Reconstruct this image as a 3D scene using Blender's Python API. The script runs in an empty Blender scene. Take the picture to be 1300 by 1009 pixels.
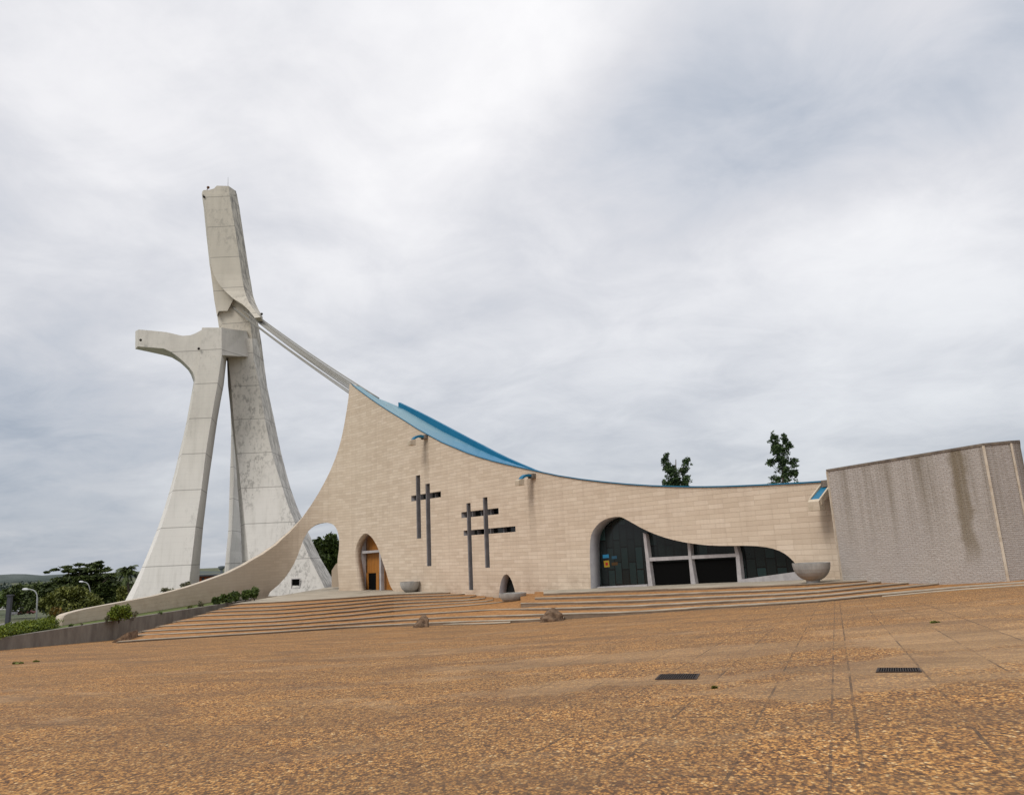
import bpy, bmesh, math, random
import numpy as np
from mathutils import Vector, Matrix
from math import radians, sin, cos, tan, atan, atan2, sqrt, pi, exp, log

random.seed(7)
rng = np.random.default_rng(11)
scene = bpy.context.scene
C = scene.collection

# ------------------------------------------------------------------ camera
F = 1000.0
CX, CY = 650.0, 460.0
PITCH = atan(F / 4154.0)
ROLL = radians(-2.66)
RM = Matrix.Rotation(pi / 2 + PITCH, 3, 'X') @ Matrix.Rotation(ROLL, 3, 'Z')
cam_d = bpy.data.cameras.new('camera')
cam = bpy.data.objects.new('camera', cam_d)
C.objects.link(cam)
cam.matrix_world = RM.to_4x4()
cam_d.sensor_fit = 'HORIZONTAL'
cam_d.sensor_width = 36
cam_d.lens = 36 * F / 1300
cam_d.shift_y = -(504.5 - CY) / 1300
cam_d.clip_end = 20000
scene.camera = cam


def ray(px, py):
    return RM @ Vector((px - CX, -(py - CY), -F))


def P(px, py, Y):
    d = ray(px, py)
    return d * (Y / d.y)


def PZ(px, py, z):
    d = ray(px, py)
    return d * (z / d.z)


def interp(x, tab):
    if x <= tab[0][0]:
        return tab[0][1]
    for (a, va), (b, vb) in zip(tab, tab[1:]):
        if x <= b:
            return va + (vb - va) * (x - a) / (b - a)
    return tab[-1][1]


# ------------------------------------------------------------------ materials
def mat(name, col, rough=.8, spec=.3, metal=0):
    m = bpy.data.materials.new(name)
    m.use_nodes = True
    b = m.node_tree.nodes['Principled BSDF']
    b.inputs['Base Color'].default_value = (*col, 1)
    b.inputs['Roughness'].default_value = rough
    b.inputs['Specular IOR Level'].default_value = spec
    b.inputs['Metallic'].default_value = metal
    return m


class NT:
    def __init__(s, tree):
        s.t = tree

    def n(s, typ, **kw):
        o = s.t.nodes.new(typ)
        for k, v in kw.items():
            setattr(o, k, v)
        return o

    def put(s, sock, v):
        if v is None:
            return
        if isinstance(v, bpy.types.NodeSocket):
            s.t.links.new(v, sock)
        elif isinstance(v, (tuple, list)):
            sock.default_value = (*v, 1) if (len(v) == 3 and sock.type == 'RGBA') else v
        else:
            sock.default_value = v

    def math(s, op, a, b=None, c=None, clamp=False):
        o = s.n('ShaderNodeMath', operation=op, use_clamp=clamp)
        s.put(o.inputs[0], a); s.put(o.inputs[1], b); s.put(o.inputs[2], c)
        return o.outputs[0]

    def vmath(s, op, a, b=None, out=0, scale=None):
        o = s.n('ShaderNodeVectorMath', operation=op)
        s.put(o.inputs[0], a); s.put(o.inputs[1], b)
        if scale is not None:
            s.put(o.inputs['Scale'], scale)
        return o.outputs[out]

    def mix(s, f, a, b, mode='MIX'):
        o = s.n('ShaderNodeMix', data_type='RGBA', blend_type=mode)
        s.put(o.inputs[0], f); s.put(o.inputs[6], a); s.put(o.inputs[7], b)
        return o.outputs[2]

    def noise(s, vec, scale, detail=4, rough=.55, dist=0, out=0):
        o = s.n('ShaderNodeTexNoise')
        s.put(o.inputs['Vector'], vec); s.put(o.inputs['Scale'], scale)
        o.inputs['Detail'].default_value = detail
        o.inputs['Roughness'].default_value = rough
        o.inputs['Distortion'].default_value = dist
        return o.outputs[out]

    def ramp(s, f, pts, interp='LINEAR'):
        o = s.n('ShaderNodeValToRGB')
        o.color_ramp.interpolation = interp
        e = o.color_ramp.elements
        while len(e) < len(pts):
            e.new(.5)
        for el, (p, c) in zip(e, pts):
            el.position = p
            el.color = (c, c, c, 1) if not isinstance(c, (tuple, list)) else (*c, 1)
        s.put(o.inputs[0], f)
        return o.outputs[0]

    def mapping(s, vec, scale=(1, 1, 1), rot=(0, 0, 0), loc=(0, 0, 0)):
        o = s.n('ShaderNodeMapping')
        s.put(o.inputs['Vector'], vec)
        o.inputs['Scale'].default_value = scale
        o.inputs['Rotation'].default_value = rot
        o.inputs['Location'].default_value = loc
        return o.outputs[0]

    def sep(s, vec):
        o = s.n('ShaderNodeSeparateXYZ'); s.put(o.inputs[0], vec); return o.outputs

    def comb(s, x, y, z):
        o = s.n('ShaderNodeCombineXYZ')
        s.put(o.inputs[0], x); s.put(o.inputs[1], y); s.put(o.inputs[2], z)
        return o.outputs[0]

    def pos(s):
        return s.n('ShaderNodeNewGeometry').outputs['Position']

    def bump(s, h, strength=.5, dist=.05):
        o = s.n('ShaderNodeBump')
        s.put(o.inputs['Height'], h)
        o.inputs['Strength'].default_value = strength
        o.inputs['Distance'].default_value = dist
        return o.outputs[0]


def nmat(name, rough=.85, spec=.25):
    m = mat(name, (.5, .5, .5), rough, spec)
    t = NT(m.node_tree)
    b = m.node_tree.nodes['Principled BSDF']
    return m, t, b


def smooth_step(t, v, a, b):
    o = t.n('ShaderNodeMapRange', interpolation_type='SMOOTHSTEP')
    t.put(o.inputs[0], v); t.put(o.inputs[1], a); t.put(o.inputs[2], b)
    return o.outputs[0]


# concrete of the tower: pour joints at level z0 + n*dz, mottled dirt
def concrete(name, base, z0, dz, dirt=.5, dirtcol=(.20, .19, .175), moss=0.0, seed=0, low_pale=.6):
    m, t, b = nmat(name, .88, .2)
    p = t.pos()
    x, y, z = t.sep(p)
    big = t.noise(t.mapping(p, (1, 1, .5), loc=(seed, 0, 0)), .16, 5, .6)
    col = t.mix(t.ramp(big, [(.35, 0.0), (.65, 1.0)]), base, tuple(c * .86 for c in base))
    up_ = t.ramp(t.math('ADD', t.math('DIVIDE', z, 60.0), t.math('MULTIPLY', big, .2)), [(.28, 1.0), (.55, 0.0)])  # paler towards the foot, base tone kept higher up
    col = t.mix(t.math('MULTIPLY', up_, low_pale), col, (.76, .735, .71))
    pan = t.noise(t.mapping(p, (1.2, 1.2, .06), loc=(seed, 3, 0)), .8, 3, .6)
    col = t.mix(t.math('MULTIPLY', t.ramp(pan, [(.5, 0.0), (.72, 1.0)]), .35), col, tuple(c * .72 for c in base))
    # patchy grime
    g1 = t.noise(t.mapping(p, (1, 1, .55), loc=(seed, 9, 2)), 1.5, 8, .75)
    g2 = t.noise(t.mapping(p, (1, 1, .6), loc=(seed, 1, 5)), .13, 2, .5)
    gr = t.math('MULTIPLY', t.ramp(g1, [(.50, 0.0), (.60, 1.0)]), t.ramp(g2, [(.44, 0.0), (.62, 1.0)]))
    col = t.mix(t.math('MULTIPLY', gr, dirt), col, dirtcol)
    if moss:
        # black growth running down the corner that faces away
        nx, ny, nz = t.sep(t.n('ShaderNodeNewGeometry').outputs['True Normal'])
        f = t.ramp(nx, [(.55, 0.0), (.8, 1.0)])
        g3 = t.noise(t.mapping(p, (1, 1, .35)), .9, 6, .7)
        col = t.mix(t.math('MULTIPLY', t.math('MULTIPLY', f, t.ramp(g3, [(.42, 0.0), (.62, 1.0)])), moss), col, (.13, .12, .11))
    # joints
    fr = t.math('FRACT', t.math('DIVIDE', t.math('SUBTRACT', z, z0), dz))
    fr = t.math('ABSOLUTE', t.math('SUBTRACT', fr, .5))
    j = t.math('GREATER_THAN', fr, .5 - .13 / dz / 2 * 1.3)
    col = t.mix(t.math('MULTIPLY', j, .5), col, (.16, .15, .14))
    # fine board marks
    fr2 = t.math('FRACT', t.math('DIVIDE', z, dz / 6))
    j2 = t.math('LESS_THAN', fr2, .05)
    col = t.mix(t.math('MULTIPLY', j2, .10), col, (.2, .19, .18))
    t.put(b.inputs['Base Color'], col)
    h = t.math('ADD', t.math('MULTIPLY', j, -1.0), t.math('MULTIPLY', g1, .6))
    t.put(b.inputs['Normal'], t.bump(h, .4, .08))
    return m


def facade_stone(streaks):
    m, t, b = nmat('facade_stone', .8, .25)
    uv = t.n('ShaderNodeUVMap').outputs[0]
    u, v, _ = t.sep(uv)
    col = None
    wob = t.math('MULTIPLY', t.math('SUBTRACT', t.noise(t.mapping(uv, (.15, .15, .15)), 1.0, 2), .5), .10)
    vv = t.math('ADD', v, wob)
    br = t.n('ShaderNodeTexBrick', offset=.37, offset_frequency=3, squash=1)
    t.put(br.inputs['Vector'], t.comb(u, vv, 0))
    br.inputs['Scale'].default_value = 1
    br.inputs['Color1'].default_value = (0, 0, 0, 1)
    br.inputs['Color2'].default_value = (1, 1, 1, 1)
    br.inputs['Mortar'].default_value = (.5, .5, .5, 1)
    br.inputs['Mortar Size'].default_value = .02
    br.inputs['Mortar Smooth'].default_value = .3
    br.inputs['Bias'].default_value = 0
    br.inputs['Brick Width'].default_value = 1.7
    br.inputs['Row Height'].default_value = .44
    rnd = br.outputs[0]
    A = (.63, .525, .41); B = (.565, .465, .36); D = (.685, .58, .465)
    col = t.ramp(rnd, [(0.0, B), (.5, A), (1.0, D)])
    # per-course tint
    row = t.n('ShaderNodeTexWhiteNoise', noise_dimensions='1D')
    t.put(row.inputs['W'], t.math('FLOOR', t.math('DIVIDE', vv, .44)))
    col = t.mix(t.math('MULTIPLY', row.outputs[0], .20), col, (.50, .40, .31))
    ln = t.math('GREATER_THAN', t.math('ABSOLUTE', t.math('SUBTRACT', t.math('FRACT', t.math('DIVIDE', vv, .44)), .5)), .455)
    col = t.mix(t.math('MULTIPLY', ln, .30), col, (.25, .17, .11))
    # broad streaky clouds along the courses
    n1 = t.noise(t.mapping(uv, (.25, 1.6, 1)), 1.0, 6, .65)
    col = t.mix(t.math('MULTIPLY', t.ramp(n1, [(.42, 0.0), (.66, 1.0)]), .30), col, (.47, .37, .28))
    n2 = t.noise(t.mapping(uv, (.10, .10, 1)), 1.0, 4, .6)
    col = t.mix(t.math('MULTIPLY', t.ramp(n2, [(.45, 0.0), (.7, 1.0)]), .35), col, (.68, .575, .46))
    vs2 = t.noise(t.mapping(uv, (1.1, .06, 1)), 1.0, 5, .65)
    col = t.mix(t.math('MULTIPLY', t.ramp(vs2, [(.48, 0.0), (.72, 1.0)]), .28), col, (.40, .31, .235))
    n3 = t.noise(t.mapping(uv, (6, 26, 1)), 1.0, 3, .7)
    col = t.mix(t.math('MULTIPLY', t.math('SUBTRACT', n3, .35, clamp=True), .5), col, (.30, .22, .15))
    col = t.mix(t.math('MULTIPLY', br.outputs[1], .22), col, (.24, .17, .11))
    # the low swept tail shifts to a greyer, darker tone
    tail = smooth_step(t, u, 84.0, 112.0)
    col = t.mix(t.math('MULTIPLY', tail, .6), col, (.45, .405, .34))
    # soil splash and damp along the foot
    bl_ = t.noise(t.mapping(uv, (.5, .8, 1), loc=(3, 3, 0)), 1.0, 5, .65)
    basez = t.math('ADD', -4.9, t.math('MULTIPLY', smooth_step(t, u, 60.0, 0.0), 1.7))
    hh = t.math('SUBTRACT', v, basez)
    fb = t.math('MULTIPLY', t.math('SUBTRACT', 1.0, smooth_step(t, hh, .2, 2.6)), t.ramp(bl_, [(.42, 0.0), (.66, 1.0)]))
    col = t.mix(t.math('MULTIPLY', fb, .45), col, (.30, .22, .155))
    # wet-weather streaks below the three spouts
    for (su, w, vt, vb, k) in streaks:
        nn = t.math('MULTIPLY', t.math('SUBTRACT', t.noise(t.mapping(uv, (1, .15, 1)), 1.5, 3), .5), .9)
        du = t.math('ABSOLUTE', t.math('ADD', t.math('SUBTRACT', u, su), nn))
        f = t.math('SUBTRACT', 1.0, smooth_step(t, du, w * .55, w))
        g = smooth_step(t, v, vb, vt)
        top = t.math('LESS_THAN', v, vt)
        f = t.math('MULTIPLY', t.math('MULTIPLY', f, g), top)
        col = t.mix(t.math('MULTIPLY', f, k), col, (.21, .165, .125))
    t.put(b.inputs['Base Color'], col)
    h = t.math('ADD', t.math('MULTIPLY', br.outputs[1], -1.0), t.math('MULTIPLY', rnd, .35))
    t.put(b.inputs['Normal'], t.bump(h, .5, .05))
    return m


def plaza_mat():
    m, t, b = nmat('pebble_paving', .85, .25)
    p = t.pos()
    x, y, z = t.sep(p)
    flat = t.comb(x, y, 0)
    pebc = t.mapping(flat, (1, .62, 1), rot=(0, 0, -.35))
    ang = _ang
    g = t.mapping(flat, rot=(0, 0, ang))   # grid follows the long joint
    vor = t.n('ShaderNodeTexVoronoi', feature='F1')
    t.put(vor.inputs['Vector'], pebc); vor.inputs['Scale'].default_value = 34
    vor2 = t.n('ShaderNodeTexVoronoi', feature='F1')
    t.put(vor2.inputs['Vector'], pebc); vor2.inputs['Scale'].default_value = 17
    r = t.sep(vor.outputs['Color'])[0]
    r2 = t.sep(vor2.outputs['Color'])[1]
    rr = t.math('ADD', t.math('MULTIPLY', r, .62), t.math('MULTIPLY', r2, .38))
    peb = t.ramp(rr, [(.08, (.05, .025, .013)), (.30, (.15, .070, .026)), (.50, (.39, .176, .050)),
                      (.70, (.60, .295, .080)), (.86, (.72, .41, .14)), (.96, (.82, .62, .34))])
    gap = t.ramp(vor.outputs['Distance'], [(.40, 0.0), (.72, 1.0)])
    peb = t.mix(t.math('MULTIPLY', gap, .7), peb, (.075, .042, .026))
    # worn, silted areas: pale grey-brown
    nA = t.noise(t.mapping(g, (.5, 1.3, 1)), .16, 6, .65, .6)
    nB = t.noise(t.mapping(g, (1, 1, 1), loc=(7, 3, 0)), .55, 6, .7)
    wear = t.math('ADD', t.math('MULTIPLY', nA, .7), t.math('MULTIPLY', nB, .35))
    wf = t.ramp(wear, [(.57, 0.0), (.66, 1.0)])
    wf = t.math('MULTIPLY', wf, .75)
    # silt puddle marks with their own outlines
    nz = t.noise(t.mapping(flat, (1, .6, 1)), .55, 5, .65, out=1)
    wp = t.vmath('ADD', flat, t.vmath('SCALE', t.vmath('SUBTRACT', nz, (.5, .5, .5)), scale=4.5))
    for (px_, py_, rx_, ry_, k_) in ((1195, 812, 2.2, 3.0, .95), (1225, 836, 3.0, 1.5, .95), (1170, 795, 3.0, 2.6, .6), (1285, 800, 2.0, 3.5, .6), (1240, 775, 2.2, 4.0, .45), (850, 830, 4.0, 1.6, .7),
                                     (720, 838, 4.0, 1.6, .75), (960, 826, 3.0, 1.6, .6), (700, 872, 2.2, .8, .7), (800, 868, 3.2, .8, .8), (1140, 866, 2.6, .8, .7), (560, 826, 4.5, 2.0, .5), (1010, 868, 2.5, .7, .6), (330, 850, 5, .8, .4)):
        c_ = plaza_pt(px_, py_)
        q_ = t.vmath('MULTIPLY', t.vmath('SUBTRACT', wp, (c_.x, c_.y, 0)), (1 / rx_, 1 / ry_, 0))
        d_ = t.vmath('LENGTH', q_, out=1)
        wf = t.math('MAXIMUM', wf, t.math('MULTIPLY', t.math('SUBTRACT', 1.0, smooth_step(t, d_, .75, 1.25)), k_))
    silt = t.mix(nB, (.28, .165, .085), (.43, .29, .17))
    silt = t.mix(t.math('MULTIPLY', r, .4), silt, (.42, .27, .12))
    col = t.mix(t.math('MULTIPLY', wf, .72), peb, silt)
    # darker patches, brown
    nC = t.noise(t.mapping(g, (.7, 1.5, 1), loc=(2, 8, 0)), .23, 6, .7, .4)
    col = t.mix(t.math('MULTIPLY', t.ramp(nC, [(.48, 0.0), (.62, 1.0)]), .5), col, (.12, .066, .036))
    # slabs with worn joints
    br = t.n('ShaderNodeTexBrick', offset=0.0, squash=1)
    t.put(br.inputs['Vector'], g)
    br.inputs['Scale'].default_value = 1
    br.inputs['Color1'].default_value = (0, 0, 0, 1)
    br.inputs['Color2'].default_value = (1, 1, 1, 1)
    br.inputs['Mortar'].default_value = (.5, .5, .5, 1)
    br.inputs['Brick Width'].default_value = 1.2
    br.inputs['Row Height'].default_value = 1.2
    br.inputs['Mortar Size'].default_value = .02
    br.inputs['Mortar Smooth'].default_value = .2
    br.inputs['Bias'].default_value = 0
    slab = br.outputs[0]
    col = t.mix(t.math('MULTIPLY', slab, .42), col, (.15, .09, .045))
    jn = t.ramp(t.noise(t.mapping(g, loc=(1, 1, 0)), .5, 3), [(.40, 0.0), (.62, 1.0)])
    col = t.mix(t.math('MULTIPLY', t.math('MULTIPLY', br.outputs[1], jn), .8), col, (.07, .045, .03))
    # one open expansion joint runs the length of the plaza
    gx, gy, _ = t.sep(g)
    JX = plaza_joint
    d = t.math('ABSOLUTE', t.math('SUBTRACT', gx, JX))
    jj = t.math('MULTIPLY', t.math('LESS_THAN', d, .016), t.ramp(t.noise(g, .8, 3), [(.38, .1), (.62, .9)]))
    col = t.mix(t.math('MULTIPLY', jj, .8), col, (.06, .04, .03))
    t.put(b.inputs['Base Color'], col)
    h = t.math('ADD', t.math('MULTIPLY', vor.outputs['Distance'], -.8), t.math('MULTIPLY', br.outputs[1], -1.5))
    t.put(b.inputs['Normal'], t.bump(h, .55, .02))
    return m


def simple_noise(name, a, b_, scale=1.0, rough=.85, spec=.25, lo=.38, hi=.62, stretch=(1, 1, 1), bump=.3, bd=.03, rot=0):
    m, t, b = nmat(name, rough, spec)
    p = t.mapping(t.pos(), stretch, rot=(0, 0, rot))
    n = t.noise(p, scale, 6, .65)
    t.put(b.inputs['Base Color'], t.mix(t.ramp(n, [(lo, 0.0), (hi, 1.0)]), a, b_))
    if bump:
        t.put(b.inputs['Normal'], t.bump(n, bump, bd))
    return m


def leaf_mat(name, dark, light, tip=None):
    m, t, b = nmat(name, .6, .3)
    geo = t.n('ShaderNodeNewGeometry')
    r = geo.outputs['Random Per Island']
    n = t.noise(geo.outputs['Position'], .5, 3)
    f = t.math('ADD', t.math('MULTIPLY', r, .6), t.math('MULTIPLY', n, .5))
    pts = [(.25, dark), (.85, light)]
    if tip:
        pts.append((.97, tip))
    col = t.ramp(f, pts)
    t.put(b.inputs['Base Color'], col)
    return m


# ------------------------------------------------------------------ object helpers
def tag(o, label=None, cat=None, group=None, kind=None):
    if label: o['label'] = label
    if cat: o['category'] = cat
    if group: o['group'] = group
    if kind: o['kind'] = kind
    return o


def empty(name, loc):
    o = bpy.data.objects.new(name, None)
    C.objects.link(o)
    o.location = loc
    o.empty_display_size = .5
    return o


def world_loc(o):
    v = Vector(o.location)
    if o.parent:
        v += world_loc(o.parent)
    return v


def link(name, me, mats, parent=None, smooth=False):
    o = bpy.data.objects.new(name, me)
    C.objects.link(o)
    if not isinstance(mats, (list, tuple)):
        mats = [mats]
    for m in mats:
        me.materials.append(m)
    if parent is not None:
        off = world_loc(parent)
        me.transform(Matrix.Translation(-off))
        o.parent = parent
    if smooth:
        for p in me.polygons:
            p.use_smooth = True
    return o


def from_bm(name, bm, mats, parent=None, smooth=False, recalc=True):
    if recalc:
        bmesh.ops.recalc_face_normals(bm, faces=bm.faces)
    me = bpy.data.meshes.new(name)
    bm.to_mesh(me)
    bm.free()
    return link(name, me, mats, parent, smooth)


def loft(bm, rings, cap=True):
    vs = [[bm.verts.new(p) for p in r] for r in rings]
    n = len(vs[0])
    for a, b in zip(vs, vs[1:]):
        for i in range(n):
            j = (i + 1) % n
            try:
                bm.faces.new((a[i], a[j], b[j], b[i]))
            except ValueError:
                pass
    if cap:
        for r in (vs[0], vs[-1]):
            f = bm.faces.new(r)
            f.normal_update()
            bmesh.ops.triangulate(bm, faces=[f])


def prism(bm, front, back):
    loft(bm, [front, back])


def box(bm, c, s, rot=0.0):
    M = Matrix.Translation(c) @ Matrix.Rotation(rot, 4, 'Z') @ Matrix.Diagonal((s[0], s[1], s[2], 1))
    bmesh.ops.create_cube(bm, size=1, matrix=M)


def tube(bm, pts, rads, seg=8):
    rings = []
    for i, p in enumerate(pts):
        a = pts[max(0, i - 1)]; b = pts[min(len(pts) - 1, i + 1)]
        d = (Vector(b) - Vector(a)).normalized()
        u = d.cross(Vector((0.3, 1, .1))).normalized()
        v = d.cross(u)
        r = rads[i] if isinstance(rads, (list, tuple)) else rads
        rings.append([Vector(p) + (u * cos(2 * pi * k / seg) + v * sin(2 * pi * k / seg)) * r for k in range(seg)])
    loft(bm, rings)


# ------------------------------------------------------------------ plan of the nave wall
W0 = Vector((25.2, 66.0)); WD = Vector((-.62, .78)).normalized()
NRM = Vector((-WD.y, WD.x))          # towards the plaza


def catmull(pts, n=10):
    out = []
    for i in range(1, len(pts) - 2):
        p0, p1, p2, p3 = pts[i - 1:i + 3]
        for k in range(n):
            u = k / n
            out.append(.5 * ((2 * p1) + (p2 - p0) * u + (2 * p0 - 5 * p1 + 4 * p2 - p3) * u * u + (3 * p1 - p0 - 3 * p2 + p3) * u ** 3))
    out.append(pts[-2])
    return out


ctrl = [W0 + WD * s for s in (60, 70, 79)] + [Vector(v) for v in
        ((-28.6, 132.7), (-33.3, 135.4), (-37.9, 134.0), (-41.0, 129.0), (-42.9, 120), (-43.7, 108), (-43.9, 95), (-44.1, 76.3), (-44.2, 66))]
curve = catmull(ctrl, 8)
PATH = [W0 + WD * -14, W0 + WD * 10] + curve
PS = [-14.0]
for a, b in zip(PATH, PATH[1:]):
    PS.append(PS[-1] + (b - a).length)


def path_at(s):
    for i in range(len(PS) - 1):
        if s <= PS[i + 1] or i == len(PS) - 2:
            k = (s - PS[i]) / (PS[i + 1] - PS[i])
            return PATH[i].lerp(PATH[i + 1], k), i
    return PATH[-1], len(PATH) - 2


def path_nrm(s):
    i = path_at(s)[1]
    def seg(i):
        i = max(0, min(len(PATH) - 2, i))
        d = (PATH[i + 1] - PATH[i]).normalized()
        return Vector((-d.y, d.x))
    k = (s - PS[i]) / (PS[i + 1] - PS[i])
    n0, n1 = seg(i), seg(i)
    if k < .5: n = seg(i - 1).lerp(seg(i), .5 + k)
    else: n = seg(i).lerp(seg(i + 1), k - .5)
    return n.normalized()


def PW(px, py):
    """photo point -> (s, z) on the outer face of the nave wall"""
    d = ray(px, py)
    h = Vector((d.x, d.y))
    for i in range(len(PATH) - 1):
        a, b = PATH[i], PATH[i + 1]
        e = b - a
        den = h.x * e.y - h.y * e.x
        if abs(den) < 1e-9: continue
        t = (a.x * e.y - a.y * e.x) / den
        k = (a.x * h.y - a.y * h.x) / den
        if t > 0 and -1e-6 <= k <= 1 + 1e-6:
            return PS[i] + k * (PS[i + 1] - PS[i]), d.z * t
    raise RuntimeError('no wall hit %s %s' % (px, py))


def thick(s):
    return 1.7 if s < 76 else (1.7 - min(1, (s - 76) / 12) * .9)


def W3(s, z, depth=0.0):
    p, _ = path_at(s)
    n = path_nrm(s)
    return Vector((p.x - n.x * depth, p.y - n.y * depth, z))


def PF(px, py, d=0.0):
    """photo point -> 3D on the straight wall plane set back by d"""
    r = ray(px, py)
    o = W0 - NRM * d
    n = Vector((NRM.x, NRM.y, 0))
    t = Vector((o.x, o.y, 0)).dot(n) / r.dot(n)
    return r * t


def back(p, d):
    return Vector((p[0] - NRM.x * d, p[1] - NRM.y * d, p[2]))


def prismF(bm, pts, d0, d1):
    f = [PF(x, y, d0) for x, y in pts]
    prism(bm, f, [back(p, d1 - d0) for p in f])


# ------------------------------------------------------------------ plaza height
def sp(x, w=3.0):
    return w * math.log1p(exp(min(60, x / w))) if x / w < 50 else x


def plaza_z(X, Y):
    return -1.9 - .0578 * Y + .046 * sp(X + 2.0)


def plaza_pt(px, py, lift=0.0):
    d = ray(px, py)
    lo, hi = 2.0, 400.0
    for _ in range(60):
        m = (lo + hi) / 2
        p = d * (m / d.y)
        if p.z > plaza_z(p.x, p.y): lo = m
        else: hi = m
    p = d * (lo / d.y)
    return Vector((p.x, p.y, plaza_z(p.x, p.y) + lift))


_rj = ray(1060.5, 725)
_ang = atan2(_rj.x, _rj.y)
_j = plaza_pt(1057.5, 850)
plaza_joint = _j.x * cos(_ang) - _j.y * sin(_ang)

# ------------------------------------------------------------------ material instances
zA = P(240, 717, 150).z
zB = P(237, 489, 150).z
dzA = (zB - zA) / 5
zC = P(340, 711, 157).z
dzC = (P(310, 490, 157).z - zC) / 5
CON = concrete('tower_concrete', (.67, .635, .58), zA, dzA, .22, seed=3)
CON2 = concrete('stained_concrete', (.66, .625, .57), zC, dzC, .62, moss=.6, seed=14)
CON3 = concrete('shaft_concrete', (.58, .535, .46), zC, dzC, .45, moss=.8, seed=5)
GREY = simple_noise('grey_render', (.30, .30, .325), (.37, .37, .39), .8, bump=.15)
SLIT = simple_noise('slit_concrete', (.165, .16, .165), (.22, .21, .215), .8, bump=.15)
GREY2 = simple_noise('parapet_concrete', (.145, .128, .112), (.215, .195, .17), .9, stretch=(1, 1, .4), bump=.3)
FRAME = simple_noise('pale_frame_concrete', (.34, .32, .325), (.42, .40, .40), 1.5, bump=.1)
BOWL = simple_noise('bowl_concrete', (.24, .235, .225), (.38, .37, .35), .9, stretch=(1, 1, .25), bump=.2)
SPOUT = simple_noise('spout_concrete', (.42, .35, .26), (.54, .46, .36), 1.2, bump=.2)
SPOUTD = simple_noise('weathered_spout_concrete', (.12, .10, .085), (.22, .185, .15), 2.0, bump=.2)
TREAD = simple_noise('tread_granite', (.26, .215, .165), (.40, .345, .27), .5, stretch=(.4, 1, 1), bump=.2)
TERR = simple_noise('terrace_paving', (.30, .26, .205), (.40, .35, .28), .4, bump=.2)
ROCK = simple_noise('rock', (.085, .055, .036), (.21, .14, .09), 3.0, bump=.9, bd=.12)
GLASS = mat('dark_glass', (.008, .010, .010), .12, .35)
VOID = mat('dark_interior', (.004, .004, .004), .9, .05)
LEAD = mat('glazing_bar', (.012, .012, .012), .6, .2)
BLACK = mat('lamp_black', (.02, .015, .012), .5)
METAL = mat('lamp_post_metal', (.30, .31, .32), .5, .4)
STEEL = mat('cable_steel', (.27, .26, .235), .6, .3)


def wood_mat():
    m, t, b = nmat('orange_wood', .45, .35)
    p = t.mapping(t.pos(), (3, 3, .35))
    n = t.noise(p, 2.0, 4, .6)
    x, y, z = t.sep(t.pos())
    fr = t.math('FRACT', t.math('MULTIPLY', t.math('ADD', t.math('MULTIPLY', x, -.62), t.math('MULTIPLY', y, .78)), 1.1))
    ln = t.math('LESS_THAN', fr, .06)
    col = t.mix(n, (.22, .085, .018), (.46, .19, .035))
    col = t.mix(t.math('MULTIPLY', ln, .6), col, (.05, .02, .01))
    t.put(b.inputs['Base Color'], col)
    return m


WOOD = wood_mat()


def roof_mat():
    m, t, b = nmat('blue_roof_sheet', .5, .25)
    p = t.pos()
    n = t.noise(t.mapping(p, (1, 1, .4)), .35, 5, .6)
    n2 = t.noise(t.mapping(p, (.3, .3, .3)), 1.0, 4, .6)
    col = t.mix(n, (.003, .10, .20), (.008, .15, .27))
    col = t.mix(t.math('MULTIPLY', t.ramp(n2, [(.45, 0.0), (.65, 1.0)]), .3), col, (.02, .16, .27))
    t.put(b.inputs['Base Color'], col)
    return m


def roof_pale_mat():
    m, t, b = nmat('sky_sheen_roof_sheet', .5, .3)
    p = t.pos()
    uv = t.n('ShaderNodeUVMap').outputs[0]
    u, v, _ = t.sep(uv)
    n = t.noise(t.mapping(uv, (.12, .5, 1)), 1.0, 6, .65)
    # sky reflection painted into the colour: pale near the peak, blue lower down
    f = smooth_step(t, u, 46.0, 70.0)
    f = t.math('ADD', f, t.math('MULTIPLY', t.math('SUBTRACT', n, .5), .9), clamp=True)
    col = t.mix(f, (.004, .15, .29), (.16, .28, .33))
    seams = t.math('LESS_THAN', t.math('FRACT', t.math('MULTIPLY', u, .55)), .04)
    col = t.mix(t.math('MULTIPLY', seams, .35), col, (.01, .12, .22))
    t.put(b.inputs['Base Color'], col)
    return m


ROOF = roof_mat()
ROOFP = roof_pale_mat()


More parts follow.
